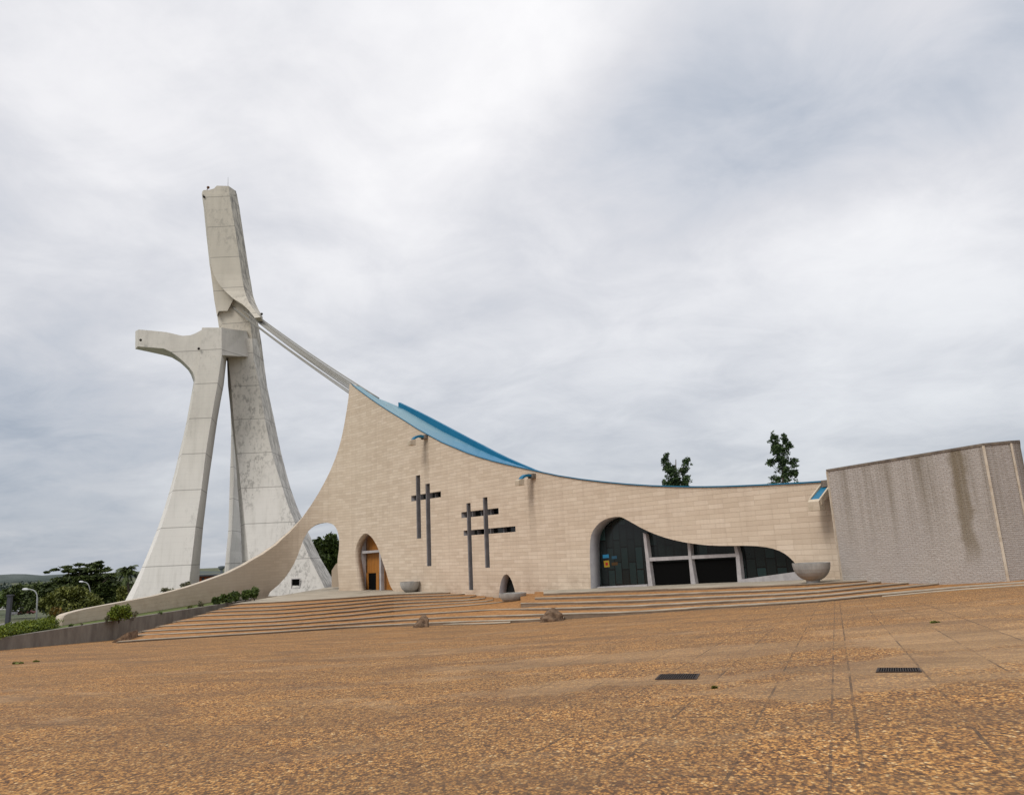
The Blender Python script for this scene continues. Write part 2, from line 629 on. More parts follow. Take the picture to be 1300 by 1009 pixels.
def annex_mat():
    m, t, b = nmat('split_stone', .9, .2)
    uv = t.n('ShaderNodeUVMap').outputs[0]
    u, v, _ = t.sep(uv)
    br = t.n('ShaderNodeTexBrick', offset=.5)
    t.put(br.inputs['Vector'], uv)
    br.inputs['Scale'].default_value = 1
    br.inputs['Color1'].default_value = (0, 0, 0, 1)
    br.inputs['Color2'].default_value = (1, 1, 1, 1)
    br.inputs['Brick Width'].default_value = .42
    br.inputs['Row Height'].default_value = .13
    br.inputs['Mortar Size'].default_value = .012
    br.inputs['Bias'].default_value = 0
    col = t.mix(br.outputs[0], (.42, .38, .345), (.47, .43, .395))
    n0 = t.noise(t.mapping(uv, (3, 9, 1)), 1.0, 4, .7)
    col = t.mix(t.math('MULTIPLY', t.ramp(n0, [(.45, 0.0), (.65, 1.0)]), .25), col, (.22, .19, .17))
    big = t.noise(t.mapping(uv, (.25, .25, 1)), 1.0, 5, .6)
    col = t.mix(t.math('MULTIPLY', t.ramp(big, [(.4, 0.0), (.65, 1.0)]), .35), col, (.38, .35, .335))
    # long brown run-off streaks from the coping
    st = t.noise(t.mapping(uv, (1.0, .035, 1)), 1.1, 4, .6)
    st2 = t.noise(t.mapping(uv, (.6, .3, 1), loc=(4, 0, 0)), .5, 4, .6)
    f = t.math('MULTIPLY', t.ramp(st, [(.44, 0.0), (.68, 1.0)]), smooth_step(t, v, -3.0, 4.0))
    f = t.math('MULTIPLY', f, t.math('ADD', .35, st2))
    col = t.mix(t.math('MULTIPLY', f, .85, clamp=True), col, (.17, .14, .10))
    # one broad ochre stain
    du = t.math('ABSOLUTE', t.math('SUBTRACT', u, t.math('ADD', annex_stain, t.math('MULTIPLY', t.math('SUBTRACT', t.noise(uv, .6, 2), .5), 1.2))))
    g = t.math('MULTIPLY', t.math('SUBTRACT', 1.0, smooth_step(t, du, .25, .75)), smooth_step(t, v, -2.6, -.5))
    col = t.mix(t.math('MULTIPLY', g, .6), col, (.17, .13, .075))
    col = t.mix(t.math('MULTIPLY', br.outputs[1], .07), col, (.15, .13, .12))
    t.put(b.inputs['Base Color'], col)
    h = t.math('ADD', t.math('MULTIPLY', br.outputs[1], -1.0), t.math('MULTIPLY', n0, 1.2))
    t.put(b.inputs['Normal'], t.bump(h, .9, .06))
    return m


# ================================================================== CATHEDRAL
root = empty('cathedral', Vector((0, 98, -5)))
tag(root, 'cream stone cathedral with sweeping curved side wall and bright blue roof edge', 'cathedral')

top_px = [(447, 488), (455, 494.5), (467.6, 503.8), (480, 512.5), (493, 521), (515, 534.5), (530, 544.2), (546.8, 553.6), (562, 561.8), (578.6, 568.8), (594, 575.3),
          (610.3, 580.8), (626, 585.4), (642, 589.4), (658, 593), (673.7, 596.4), (690, 600), (710, 604.2), (738.5, 608.7), (768, 612.2), (797, 615),
          (826, 616.9), (855.4, 618), (880, 618.4), (899, 618.4), (921, 618), (943, 617.2), (966, 616.2), (987, 615.2), (1020, 613.4), (1049.8, 611.4), (1075, 609)]
sil_px = [(443.6, 487.5), (442.4, 505), (440.2, 520), (437.4, 537), (434.4, 552), (431, 565.6), (426, 581), (420, 595.7), (412, 612), (404, 626.5), (395.4, 640.2), (384.4, 656.5),
          (376, 666.5), (367.8, 675.6), (351, 691.4), (334, 703.4), (310.5, 717), (290.3, 727), (275, 732.6), (260, 738), (237, 745.5),
          (198, 756), (159.4, 763.2), (120.6, 770.5), (106, 773.5), (92.6, 777), (86, 779), (81.8, 781.5), (79.6, 785)]
outer = [PW(*p) for p in reversed(top_px)] + [PW(*p) for p in sil_px]
outer[0] = (outer[0][0], outer[0][1])
send = PW(79, 792)[0]
right_s = outer[0][0]
poly_outer = outer + [(send, -7.5), (right_s, -7.5)]

arch_px = [(340.5, 753.6), (342.6, 751.6), (354.4, 741.3), (361.5, 733.5), (367.8, 724.7), (373.5, 715), (378, 704.5), (381.5, 695), (384.7, 686), (388, 679.5), (391.4, 674),
           (395.4, 669.6), (399.8, 666.4), (404.8, 664.4), (410, 663.4), (414.4, 663.2), (418.4, 663.9), (421.6, 665), (424.3, 666.8), (426.7, 670), (428.5, 674), (429.8, 678.8), (430.5, 684),
           (430.6, 691), (430.2, 697.7), (429.2, 704.5), (428.5, 711), (428.5, 719), (429, 728), (429.8, 740), (430.2, 754)]
door_px = [(456.8, 756), (456.4, 750.5), (454.6, 740), (453.2, 730), (452, 721), (451.3, 712), (451, 705), (451.3, 698), (452.2, 693.3), (453.8, 689), (455.7, 684.6), (458.3, 680.6),
           (461, 678), (463.8, 676.7), (467, 677.6), (470, 680), (472.7, 683), (475, 686.4), (477.8, 691.2), (480.2, 696.7), (483, 704), (485.4, 712), (488.2, 719.8), (490.6, 727.6),
           (492.4, 734.5), (494.4, 740.5), (496.4, 745.3), (499, 749), (502, 756)]
small_px = [(633, 770), (633, 763.4), (633.2, 757.5), (633.8, 751.7), (634.6, 745), (635.7, 739.4), (637, 735), (638.8, 731.4), (640.8, 729.2), (643, 728.6), (645.4, 729.8), (647.4, 732.6),
            (649.8, 737.2), (651.7, 743), (653, 747.3), (654, 751.7), (655.3, 757.5), (656.6, 763.4), (657, 770)]
hall_px = [(750, 755), (750, 747.5), (749.6, 730), (749, 712), (748.8, 698), (749.3, 686), (750.5, 679), (753, 673), (757, 667.5), (761.8, 662.8), (767.3, 659.4), (773.5, 657.2), (780.2, 655.8), (786.7, 655.8),
           (792, 657.6), (797, 660.4), (804, 664.3), (811.5, 668.6), (821.5, 673.6), (832, 678), (843.6, 682), (855.4, 685.3), (870, 688.4), (884.6, 690.5), (899, 692),
           (913.8, 692.6), (928, 692.6), (943, 692.4), (958, 692.8), (972.3, 694.3), (981.5, 696.2), (990, 699.3), (996, 702.5), (1001.5, 706.6), (1006, 711), (1010, 715.4),
           (1013.4, 721), (1016, 727), (1018.5, 731.5), (1020.5, 736), (1020.5, 741)]
holes = [[PW(*p) for p in h] for h in (arch_px, door_px, small_px, hall_px)]
for h in holes:   # bottoms run below the paving
    h[0] = (h[0][0], h[0][1] - .35); h[-1] = (h[-1][0], h[-1][1] - .35)


def rect_sz(a, b, c, d):
    q = [PW(*p) for p in (a, b, c, d)]      # tl tr br bl
    sl = (q[0][0] + q[3][0]) / 2; sr = (q[1][0] + q[2][0]) / 2
    zt = (q[0][1] + q[1][1]) / 2; zb = (q[2][1] + q[3][1]) / 2
    return (sr, sl, zb, zt)                  # s grows to the left


cross1 = [rect_sz((527.4, 603.4), (532.8, 603.2), (535.2, 682.8), (529.6, 683.8)),
          rect_sz((539.9, 613.9), (545.4, 613.7), (547.9, 717.5), (542.2, 719.3)),
          rect_sz((521.9, 629.4), (559.7, 623.5), (559.7, 631), (522.3, 636))]
cross2 = [rect_sz((591.7, 638.8), (597.1, 638.3), (601, 747.8), (595.8, 749.6)),
          rect_sz((612.7, 631.3), (618.6, 630.8), (622, 719.7), (616.3, 721)),
          rect_sz((585.3, 650.4), (633, 644.3), (633, 652.2), (586.2, 657.7)),
          rect_sz((588.3, 674), (654.4, 667), (654.4, 673.7), (589, 681))]


def union_loops(rects):
    xs = sorted({v for r in rects for v in r[:2]}); zs = sorted({v for r in rects for v in r[2:]})
    ins = set()
    for i in range(len(xs) - 1):
        for j in range(len(zs) - 1):
            cx, cz = (xs[i] + xs[i + 1]) / 2, (zs[j] + zs[j + 1]) / 2
            if any(r[0] < cx < r[1] and r[2] < cz < r[3] for r in rects):
                ins.add((i, j))
    nxt = {}
    for (i, j) in ins:
        for a, b, nb in (((i, j), (i + 1, j), (i, j - 1)), ((i + 1, j), (i + 1, j + 1), (i + 1, j)),
                         ((i + 1, j + 1), (i, j + 1), (i, j + 1)), ((i, j + 1), (i, j), (i - 1, j))):
            if nb not in ins:
                nxt[a] = b
    loops = []
    while nxt:
        a, b = next(iter(nxt.items()))
        lp = []
        while a in nxt:
            b = nxt.pop(a); lp.append(a); a = b
        pts = [(xs[i], zs[j]) for i, j in lp]
        keep = []
        n = len(pts)
        for k in range(n):
            p, q, r = pts[k - 1], pts[k], pts[(k + 1) % n]
            if abs((q[0] - p[0]) * (r[1] - q[1]) - (q[1] - p[1]) * (r[0] - q[0])) > 1e-9:
                keep.append(q)
        loops.append(keep)
    return loops


loops = [poly_outer] + holes + union_loops(cross1) + union_loops(cross2)
cu = bpy.data.curves.new('facade_outline', 'CURVE')
cu.dimensions = '2D'; cu.fill_mode = 'BOTH'; cu.extrude = .5
for lp in loops:
    s_ = cu.splines.new('POLY')
    s_.points.add(len(lp) - 1)
    for pt, (a, b) in zip(s_.points, lp):
        pt.co = (a, b, 0, 1)
    s_.use_cyclic_u = True
tmp = bpy.data.objects.new('tmp', cu)
C.objects.link(tmp)
dg = bpy.context.evaluated_depsgraph_get()
me = bpy.data.meshes.new_from_object(tmp.evaluated_get(dg))
bpy.data.objects.remove(tmp)
me.materials.clear()
bm = bmesh.new(); bm.from_mesh(me)
bmesh.ops.remove_doubles(bm, verts=bm.verts, dist=1e-4)
s = 76.0
while s < send:
    bmesh.ops.bisect_plane(bm, geom=bm.verts[:] + bm.edges[:] + bm.faces[:], plane_co=(s, 0, 0), plane_no=(1, 0, 0))
    s += 1.0
bm.normal_update()
for l_ in list(bm.loops.layers.uv.values()):
    bm.loops.layers.uv.remove(l_)
uvl = bm.loops.layers.uv.new('UVMap')
for f in bm.faces:
    side = abs(f.normal.z) < .5
    cs = f.calc_center_median()
    f.material_index = 0
    if side and cs.x < 80 and abs(cs.z) < .6:
        inside_outer = any(abs(cs.y - p[1]) < 1e-3 for p in ())
        # reveals of the openings are grey render; top edge stays stone
        up = f.normal.y
        f.material_index = 1
        for p in top_px: pass
        zt = interp(cs.x, sorted([PW(*p) for p in top_px]))
        if cs.y > zt - .6: f.material_index = 0
        if 527 and any(r[0] - .05 < cs.x < r[1] + .05 and r[2] - .05 < cs.y < r[3] + .05 for r in cross1 + cross2): f.material_index = 2
    for l in f.loops:
        l[uvl].uv = (l.vert.co.x + (l.vert.co.z if side else 0), l.vert.co.y)
TOPSZ = sorted([PW(*p) for p in top_px])
for v in bm.verts:
    s_, z_, e = v.co
    if e < 0 and z_ > interp(s_, TOPSZ) - .05 and s_ < PW(447, 488)[0] - .2: z_ -= .3
    v.co = W3(s_, z_, 0 if e > 0 else thick(s_))
sp_streak = []
for (px, py, yb, w, k) in ((541, 560, 662, .75, .40), (673, 607, 720, .75, .42), (1049, 634, 735, .9, .5)):
    a = PW(px, py); b_ = PW(px, yb)
    sp_streak.append((a[0], w, a[1], b_[1], k))
FAC = facade_stone(sp_streak)
from_bm('facade_wall', bm, [FAC, GREY, SLIT], root)

# ---- cross windows
for cr, lab in ((cross1, 'recessed double cross window with a single short bar'), (cross2, 'recessed double cross window with two long bars')):
    bm = bmesh.new()
    s0 = min(r[0] for r in cr) - .3; s1 = max(r[1] for r in cr) + .3
    z0 = min(r[2] for r in cr) - .3; z1 = max(r[3] for r in cr) + .3
    a, b_, c_, d_ = [W3(s, z, 1.1) for s, z in ((s0, z0), (s1, z0), (s1, z1), (s0, z1))]
    prism(bm, [a, b_, c_, d_], [back(p, .1) for p in (a, b_, c_, d_)])
    g = from_bm('cross_window', bm, GLASS, root)
    g['label'] = lab
    for r in cr[:2]:
        bm = bmesh.new()
        s1 = r[1] - .002
        s0 = s1 - .16
        q = [W3(s, z, .04) for s, z in ((s0, r[2] + .01), (s1, r[2] + .01), (s1, r[3] - .01), (s0, r[3] - .01))]
        prism(bm, q, [back(p, 1.04) for p in q])
        from_bm('fin', bm, SLIT, g)
    for r in cr[2:]:
        n = 4 if r[1] - r[0] > 5 else 3
        for k in range(1, n):
            bm = bmesh.new()
            sc = r[0] + (r[1] - r[0]) * (k / n) + .25
            q = [W3(s, z, .55) for s, z in ((sc, r[2]), (sc + .12, r[2]), (sc + .12, r[3]), (sc, r[3]))]
            prism(bm, q, [back(p, .5) for p in q])
            from_bm('divider', bm, SLIT, g)

# ---- great arched doorway
dw = empty('arched_doorway', PF(470, 750, 1)); off = world_loc(root)
dw.parent = root; dw.location = Vector(dw.location) - off
dw['label'] = 'tall curved doorway lined with orange wood'
bm = bmesh.new(); prismF(bm, [(449, 757), (449, 673), (505, 673), (505, 757)], 1.95, 2.2)
from_bm('wood_lining', bm, WOOD, dw)
bm = bmesh.new(); prismF(bm, [(456.6, 757), (456.6, 686), (459.4, 683), (459.4, 757)], .95, 1.7)
from_bm('mullion', bm, FRAME, dw)
bm = bmesh.new(); prismF(bm, [(481.9, 757), (481.3, 697), (483.4, 699), (484.1, 757)], .95, 1.5)
from_bm('mullion', bm, FRAME, dw)
bm = bmesh.new(); prismF(bm, [(459.6, 702.6), (459.6, 699.3), (482, 697.8), (482, 700.6)], .9, 1.8)
from_bm('transom', bm, FRAME, dw)
bm = bmesh.new(); prismF(bm, [(460.3, 757), (460.3, 727.8), (467.6, 727.2), (467.6, 757)], 1.7, 1.8)
from_bm('door', bm, WOOD, dw)
bm = bmesh.new(); prismF(bm, [(477.4, 757), (477.4, 727.0), (481, 726.8), (481, 757)], 1.7, 1.8)
from_bm('door', bm, WOOD, dw)
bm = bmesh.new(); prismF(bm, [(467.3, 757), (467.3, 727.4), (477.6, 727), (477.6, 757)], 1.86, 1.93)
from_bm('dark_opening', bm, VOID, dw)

# ---- small arched doorway
sw = empty('small_doorway', PF(645, 763, 1)); sw.parent = root; sw.location = Vector(sw.location) - off
sw['label'] = 'small pointed doorway behind a stone bowl'
bm = bmesh.new()
inner = [(640.4, 768), (640.4, 757), (640.8, 748), (642, 742), (643.8, 737.6), (646, 736), (648.6, 738), (651.2, 743.6), (653.2, 750), (654.6, 757), (655.6, 768)]
prismF(bm, [(628, 772), (628, 724), (665, 724), (665, 772)], 1.5, 1.65)
from_bm('grey_panel', bm, GREY, sw)
bm = bmesh.new(); prismF(bm, inner, 1.40, 1.49); from_bm('wood_panel', bm, mat('dark_wood', (.075, .028, .012), .5), sw)
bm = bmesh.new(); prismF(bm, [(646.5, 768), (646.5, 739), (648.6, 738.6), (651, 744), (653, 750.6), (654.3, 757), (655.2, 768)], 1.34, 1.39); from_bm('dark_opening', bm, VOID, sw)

# ---- hall window
hw = empty('hall_window', PF(880, 742, 1)); hw.parent = root; hw.location = Vector(hw.location) - off
hw['label'] = 'long wave shaped glazed opening with concrete mullions'


def glass_mat():
    m, t, b = nmat('stained_dark_glass', .16, .35)
    uv = t.n('ShaderNodeUVMap').outputs[0]
    br = t.n('ShaderNodeTexBrick', offset=.33, offset_frequency=2, squash=1)
    rot = t.mapping(uv, (1, 1, 1), rot=(0, 0, pi / 2))
    t.put(br.inputs['Vector'], rot)
    br.inputs['Scale'].default_value = 1
    br.inputs['Color1'].default_value = (0, 0, 0, 1); br.inputs['Color2'].default_value = (1, 1, 1, 1)
    br.inputs['Brick Width'].default_value = 2.3; br.inputs['Row Height'].default_value = 1.05
    br.inputs['Mortar Size'].default_value = .07
    br.inputs['Bias'].default_value = 0
    col = t.ramp(br.outputs[0], [(0.0, (.008, .011, .012)), (.5, (.010, .016, .016)), (.8, (.015, .031, .032)), (1.0, (.02, .046, .045))])
    n = t.noise(uv, .7, 4)
    col = t.mix(t.math('MULTIPLY', n, .5), col, (.006, .007, .006))
    col = t.mix(br.outputs[1], col, (.003, .003, .003))
    t.put(b.inputs['Base Color'], col)
    return m


def quadF(bm, pts, d, uvs=None):
    vs = [bm.verts.new(PF(x, y, d)) for x, y in pts]
    f = bm.faces.new(vs)
    return f


bm = bmesh.new()
gpts = [(744, 752), (742, 650), (830, 650), (1030, 680), (1034, 745)]
prismF(bm, gpts, 1.45, 1.55)
uvl = bm.loops.layers.uv.new('UVMap')
for f in bm.faces:
    for l in f.loops:
        q = l.vert.co.to_2d() - W0
        l[uvl].uv = (q.dot(WD), l.vert.co.z)
from_bm('glazing', bm, glass_mat(), hw)
for nm, q, c_ in (('blue_pane', [(765.3, 708.5), (765.1, 704), (772.6, 703.4), (773, 707.8)], (.02, .16, .30)),
                  ('amber_pane', [(767.3, 720), (766.3, 711.6), (773, 711), (774, 719.4)], (.30, .20, .02)),
                  ('blue_pane', [(776.6, 709.5), (776.4, 705.8), (783, 705.2), (783.2, 708.8)], (.015, .06, .10)),
                  ('brown_pane', [(776.6, 717.6), (776.4, 713.8), (784, 713.2), (784.2, 717)], (.06, .03, .008))):
    bm = bmesh.new(); prismF(bm, q, 1.42, 1.44)
    from_bm(nm, bm, mat(nm, c_, .2, .4), hw)
bm = bmesh.new(); prismF(bm, [(768.8, 717.5), (768.6, 714), (771.5, 713.8), (771.7, 717.3)], 1.405, 1.418)
from_bm('red_pane', bm, mat('red_pane', (.30, .015, .01), .2, .4), hw)
for q in ([(816.2, 676), (819.8, 678), (823.8, 709), (828.8, 746), (823.2, 746), (820, 712)],
          [(872.4, 688), (876, 689), (877.6, 709), (883.8, 745), (877.4, 745), (874.4, 711)],
          [(931.5, 692), (935, 692), (938.4, 704), (942.4, 742), (936.6, 742), (934, 706)]):
    bm = bmesh.new(); prismF(bm, q, .95, 1.42)
    from_bm('mullion', bm, FRAME, hw)
bm = bmesh.new(); prismF(bm, [(822.9, 712.3), (822.6, 707.6), (934, 702.2), (934.5, 706.4)], 1.0, 1.40)
from_bm('transom', bm, FRAME, hw)
bm = bmesh.new(); prismF(bm, [(757, 750), (758.5, 744.6), (821.2, 741.4), (823, 748)], .9, 1.40)
from_bm('sill', bm, FRAME, hw)
bm = bmesh.new(); prismF(bm, [(941.6, 746), (940.5, 735.2), (1024, 723.6), (1026, 742)], .8, 1.40)
from_bm('sill', bm, FRAME, hw)
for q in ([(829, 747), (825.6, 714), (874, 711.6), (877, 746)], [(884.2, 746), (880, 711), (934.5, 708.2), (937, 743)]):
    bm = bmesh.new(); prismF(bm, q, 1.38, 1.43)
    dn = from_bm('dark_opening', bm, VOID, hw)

# ---- roof: sheet between this wall and the far wall, standing blue upstand behind the peak
back_px = [(447, 486.8), (455, 491.5), (467.6, 498.6), (480, 505.5), (493, 510.6), (515, 519.8), (530, 528.5), (546.8, 538.2), (562, 546.4), (578.6, 554.6), (594, 562.4),
           (610.3, 570.4), (626, 577.4), (642, 584.2), (658, 590), (673.7, 595.3), (690, 599.6)]
rows = []
for i, p in enumerate(top_px):
    s_, z_ = PW(*p)
    e0 = W3(s_, z_ + .07, -.10)
    if i < len(back_px):
        b0 = PF(back_px[i][0], back_px[i][1], 6.0)
    else:
        b0 = W3(s_, z_ - 1.3, 6.0)
    far = back(b0, 34); far.z = 1.0 + (z_ - 1.0) * .35
    rows.append((e0, b0, far, s_, W3(s_, z_ - .22, 1.8)))
bm = bmesh.new()
uvl = bm.loops.layers.uv.new('UVMap')
vv = [[bm.verts.new(p) for p in (r[0], r[4], r[1], r[2])] for r in rows]
vb = [[bm.verts.new(p - Vector((0, 0, d_))) for p, d_ in ((r[0], .05), (r[4], .05), (r[1], .35), (r[2], .35))] for r in rows]
for a, b_ in zip(range(len(vv) - 1), range(1, len(vv))):
    for k in range(3):
        bm.faces.new((vv[a][k], vv[b_][k], vv[b_][k + 1], vv[a][k + 1]))
        bm.faces.new((vb[a][k], vb[a][k + 1], vb[b_][k + 1], vb[b_][k]))
    bm.faces.new((vv[a][3], vv[b_][3], vb[b_][3], vb[a][3]))
    bm.faces.new((vb[a][0], vb[b_][0], vv[b_][0], vv[a][0]))
for k in range(3):
    bm.faces.new((vv[0][k], vv[0][k + 1], vb[0][k + 1], vb[0][k]))
    bm.faces.new((vv[-1][k], vb[-1][k], vb[-1][k + 1], vv[-1][k + 1]))
for f in bm.faces:
    for l in f.loops:
        q = l.vert.co.to_2d() - W0
        l[uvl].uv = (q.dot(WD), -q.dot(NRM))
from_bm('roof', bm, ROOFP, root)

bm = bmesh.new()
rings = []
for i, p in enumerate(top_px):
    s_, z_ = PW(*p)
    a = W3(s_, z_ + .0, -.16); b_ = W3(s_, z_ + .11, -.16)
    c_ = W3(s_, z_ + .11, -.115); d_ = W3(s_, z_ + .0, -.003)
    rings.append([a, b_, c_, d_])
loft(bm, rings)
from_bm('roof_edge', bm, ROOF, root)

fin_lo = [(505.8, 515.8), (531, 530), (546.8, 539.4), (562.7, 547.8), (578.6, 556), (594, 563.8), (610, 571.8), (626, 578.6), (642, 585.2), (658, 590.8), (672, 595.4), (682, 598.6)]
fin_hi = [(505.6, 510.6), (531, 522.8), (546.8, 530.9), (562.7, 539.3), (578.6, 547.8), (594, 556), (610, 564.2), (626, 572.7), (642, 580.6), (658, 587.7), (672, 593.6), (682, 598.0)]
bm = bmesh.new()
rings = []
for a, b_ in zip(fin_lo, fin_hi):
    lo = PF(a[0], a[1] + 3, 5.6); hi = PF(b_[0], b_[1], 5.6)
    rings.append([lo, hi, back(hi, .45), back(lo, .45)])
loft(bm, rings)
from_bm('roof_upstand', bm, ROOF, root)

# far side and end walls
bm = bmesh.new()
sel = [r for r in rows if r[3] < 68]
ring = [[Vector((r[2].x, r[2].y, -7)), r[2] - Vector((0, 0, .4)), back(r[2], 1) - Vector((0, 0, .4)), back(Vector((r[2].x, r[2].y, -7)), 1)] for r in sel]
loft(bm, ring)
from_bm('rear_wall', bm, FAC, root)
bm = bmesh.new()
r0 = sel[0]
fa = W3(r0[3], -7, 1.8); fb = W3(r0[3], 0, 1.8); fb.z = r0[0].z - 1.6
bk = r0[2].copy()
q = [fa, fb, Vector((r0[1].x, r0[1].y, r0[1].z - 1.6)), Vector((bk.x, bk.y, bk.z - .6)), Vector((bk.x, bk.y, -7))]
prism(bm, q, [p + Vector((-WD.x, -WD.y, 0)) * .8 for p in q])
from_bm('end_wall', bm, FAC, root)

# ---- rain spouts
def spout(px, py, sc, lab, wall_dark=True):
    base = PF(px, py, 0)
    e = empty('rain_spout', base); e.parent = root; e.location = Vector(e.location) - off
    e['label'] = lab
    t3 = Vector((WD.x, WD.y, 0)); n3 = Vector((NRM.x, NRM.y, 0)); up = Vector((0, 0, 1))
    def pr(name, prof, s0, s1, m):
        bm = bmesh.new()
        f = [base + n3 * a * sc + up * b * sc + t3 * s0 * sc for a, b in prof]
        prism(bm, f, [p + t3 * (s1 - s0) * sc for p in f])
        return from_bm(name, bm, m, e)
    if wall_dark:
        pr('wall_box', [(-.05, -.5), (.55, -.5), (.55, .12), (-.05, .12)], -.75, .35, SPOUTD)
    else:
        pr('wall_box', [(-.05, -.1), (.3, -.1), (.3, .5), (-.05, .5)], -.6, .4, SPOUTD)
    # trough arches out and drops at the lip
    arc = [(.56, .02), (1.0, .10), (1.5, .02), (1.95, -.22), (2.3, -.62)]
    bot = [(2.05, -.62), (1.75, -.45), (1.35, -.28), (1.0, -.2), (.56, -.3)]
    pr('channel', arc + bot, -.45, .35, ROOF)
    pr('lip', [(1.95, -1.5), (2.9, -1.5), (2.9, -.85), (2.45, -.66), (1.95, -.66)], -.5, .4, SPOUT)
    return e


spout(540, 553.6, .98, 'curved blue lined spout below the roof peak')
spout(676, 602.8, .86, 'curved blue lined spout over the middle of the wall')
# the near spout: a sloping stone trough seen from its side
base = PF(1049.5, 618, 0)
e = empty('rain_spout', base); e.parent = root; e.location = Vector(e.location) - off
e['label'] = 'sloping stone spout beside the grey annex'
bm = bmesh.new()
t3 = Vector((WD.x, WD.y, 0)); n3 = Vector((NRM.x, NRM.y, 0))
def nprof(prof, s0, s1, name, m):
    bm = bmesh.new()
    f = [base + n3 * a + Vector((0, 0, b)) + t3 * s0 for a, b in prof]
    prism(bm, f, [p + t3 * (s1 - s0) for p in f])
    return from_bm(name, bm, m, e)
nprof([(-.05, .1), (.0, .3), (2.0, -.95), (2.0, -1.45), (1.75, -1.3), (-.05, -.3)], -.55, -.4, 'cheek', SPOUT)
nprof([(-.05, .1), (.0, .3), (2.0, -.95), (2.0, -1.45), (1.75, -1.3), (-.05, -.3)], .4, .55, 'cheek', SPOUT)
nprof([(-.05, .12), (1.98, -1.0), (1.98, -1.2), (-.05, -.15)], -.38, .38, 'channel', ROOF)
nprof([(1.5, -1.9), (2.3, -1.9), (2.3, -1.2), (2.02, -1.0), (2.02, -1.46), (1.5, -1.46)], -.5, .5, 'lip', SPOUT)
nprof([(-.05, .0), (.35, .0), (.35, .55), (-.05, .55)], -.75, .25, 'wall_box', SPOUTD)

# ================================================================== TOWER
tw = empty('bell_tower', Vector((-62, 155, -6)))
tag(tw, 'tall pale concrete bell tower shaped like a striding figure with one outstretched arm', 'bell tower')

# left leg
Lr = [(415.9, 256.4, 256.6, 281.3, 284), (440, 253, 254.8, 281.4, 287.2), (450, 252, 254.4, 281.6, 288.3), (489, 245.2, 247.2, 275.9, 284), (510, 241.4, 244, 272, 280), (533, 237.3, 240.2, 268, 276), (555, 232.5, 235.6, 264.4, 272.8), (577, 227, 230.6, 260.9, 269.8),
      (600, 221.6, 225.3, 258.2, 266.4), (622, 215.6, 219.5, 255.5, 263.4), (645, 208.7, 212.8, 252, 260.8), (668, 201, 205.2, 248.4, 258), (692, 191.7, 196, 245.6, 255.8), (717, 181.3, 185.6, 242.7, 253.8), (740, 170.8, 176.6, 240, 252.7), (762, 159, 167, 238, 251.6), (790, 143, 153, 234.5, 250)]
rings = []
for (y, A, B, Cc, D) in Lr:
    k = (y - 418) / 350
    fw = -3 * k * k
    rings.append([P(A, y, 155.5), P(B, y, 149.5 + fw), P(Cc, y, 149.5 + fw), P(D, y, 157), P(D - 1.5, y, 162), P(A + 2.5, y, 162)])
bm = bmesh.new(); loft(bm, rings)
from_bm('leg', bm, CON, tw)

# right leg with its stained flank
Rr = [(430, 286.0, 288, 320, 330.5), (455, 288, 289.6, 322, 334.4), (490, 289.4, 293.7, 329.4, 339), (511, 291.6, 295.2, 332.6, 343.4), (533.5, 293.7, 297, 336.5, 348.3), (555, 296.2, 298.8, 340.8, 352.6), (576, 298.6, 301, 345.5, 357.2), (598, 300.3, 303.8, 352, 362.8),
      (620, 301.6, 306, 359, 368.9), (642, 303.4, 308.6, 366, 376.8), (665, 305.3, 311, 375, 386.6), (688, 306.3, 313.4, 384.5, 397), (708, 307, 315, 393.5, 406.6), (728, 307.6, 316.8, 403.4, 418.4), (745, 308, 318, 411.6, 429.6), (765, 308.4, 319, 421, 442)]
rings = []
for (y, E, Fx, G, H) in Rr:
    k = max(0, (y - 455) / 300)
    fw = -6 * k * k
    rings.append([P(E, y, 161), P(Fx, y, 157 + fw), P(G, y, 157 + fw), P(H, y, 164), P(H - 3, y, 169), P(E + 3, y, 169)])
bm = bmesh.new(); loft(bm, rings)
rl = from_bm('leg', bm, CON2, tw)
rl['label'] = 'broad flared leg mottled with black grime'
# small window in its foot
zz = (P(371, 740, 150))
bm = bmesh.new()
k = (740 - 455) / 300; Yf = 157 - 6 * k * k
q = [P(370.8, 746.2, Yf - .12), P(370.8, 735.2, Yf - .12), P(380, 735, Yf - .12), P(380, 745.7, Yf - .12)]
prism(bm, q, [p + Vector((0, .9, 0)) for p in q])
wnd = from_bm('window', bm, VOID, tw)
bm = bmesh.new()
for a, b_ in (((370.0, 746.9), (380.8, 746.3)), ((370.0, 735.0), (380.8, 734.4))):
    p0 = P(a[0], a[1], Yf - .2); p1 = P(b_[0], b_[1], Yf - .2)
    tube(bm, [p0, p1], .09, 6)
for a, b_ in (((370.2, 746.6), (370.2, 734.8)), ((380.6, 746.1), (380.6, 734.6))):
    p0 = P(a[0], a[1], Yf - .2); p1 = P(b_[0], b_[1], Yf - .2)
    tube(bm, [p0, p1], .09, 6)
from_bm('frame', bm, FRAME, wnd)

# rear leg
rr = [(440, 288.5, 290, 292.5), (490, 291.5, 293, 296), (548, 293.6, 295.3, 300), (575, 293.0, 295.6, 303), (600, 292, 297, 305), (630, 291.2, 296, 309), (672, 290, 294.7, 313), (700, 287.3, 292.2, 315), (728, 284.6, 290.6, 317), (760, 281, 287, 319)]
rings = []
for (y, a, b_, c_) in rr:
    k = max(0, (y - 440) / 300)
    rings.append([P(a, y, 171 + 4 * k), P(b_, y, 170 + 3 * k), P(c_, y, 178 + 12 * k), P(c_ - 2, y, 182 + 14 * k)])
bm = bmesh.new(); loft(bm, rings)
from_bm('leg', bm, CON, tw)

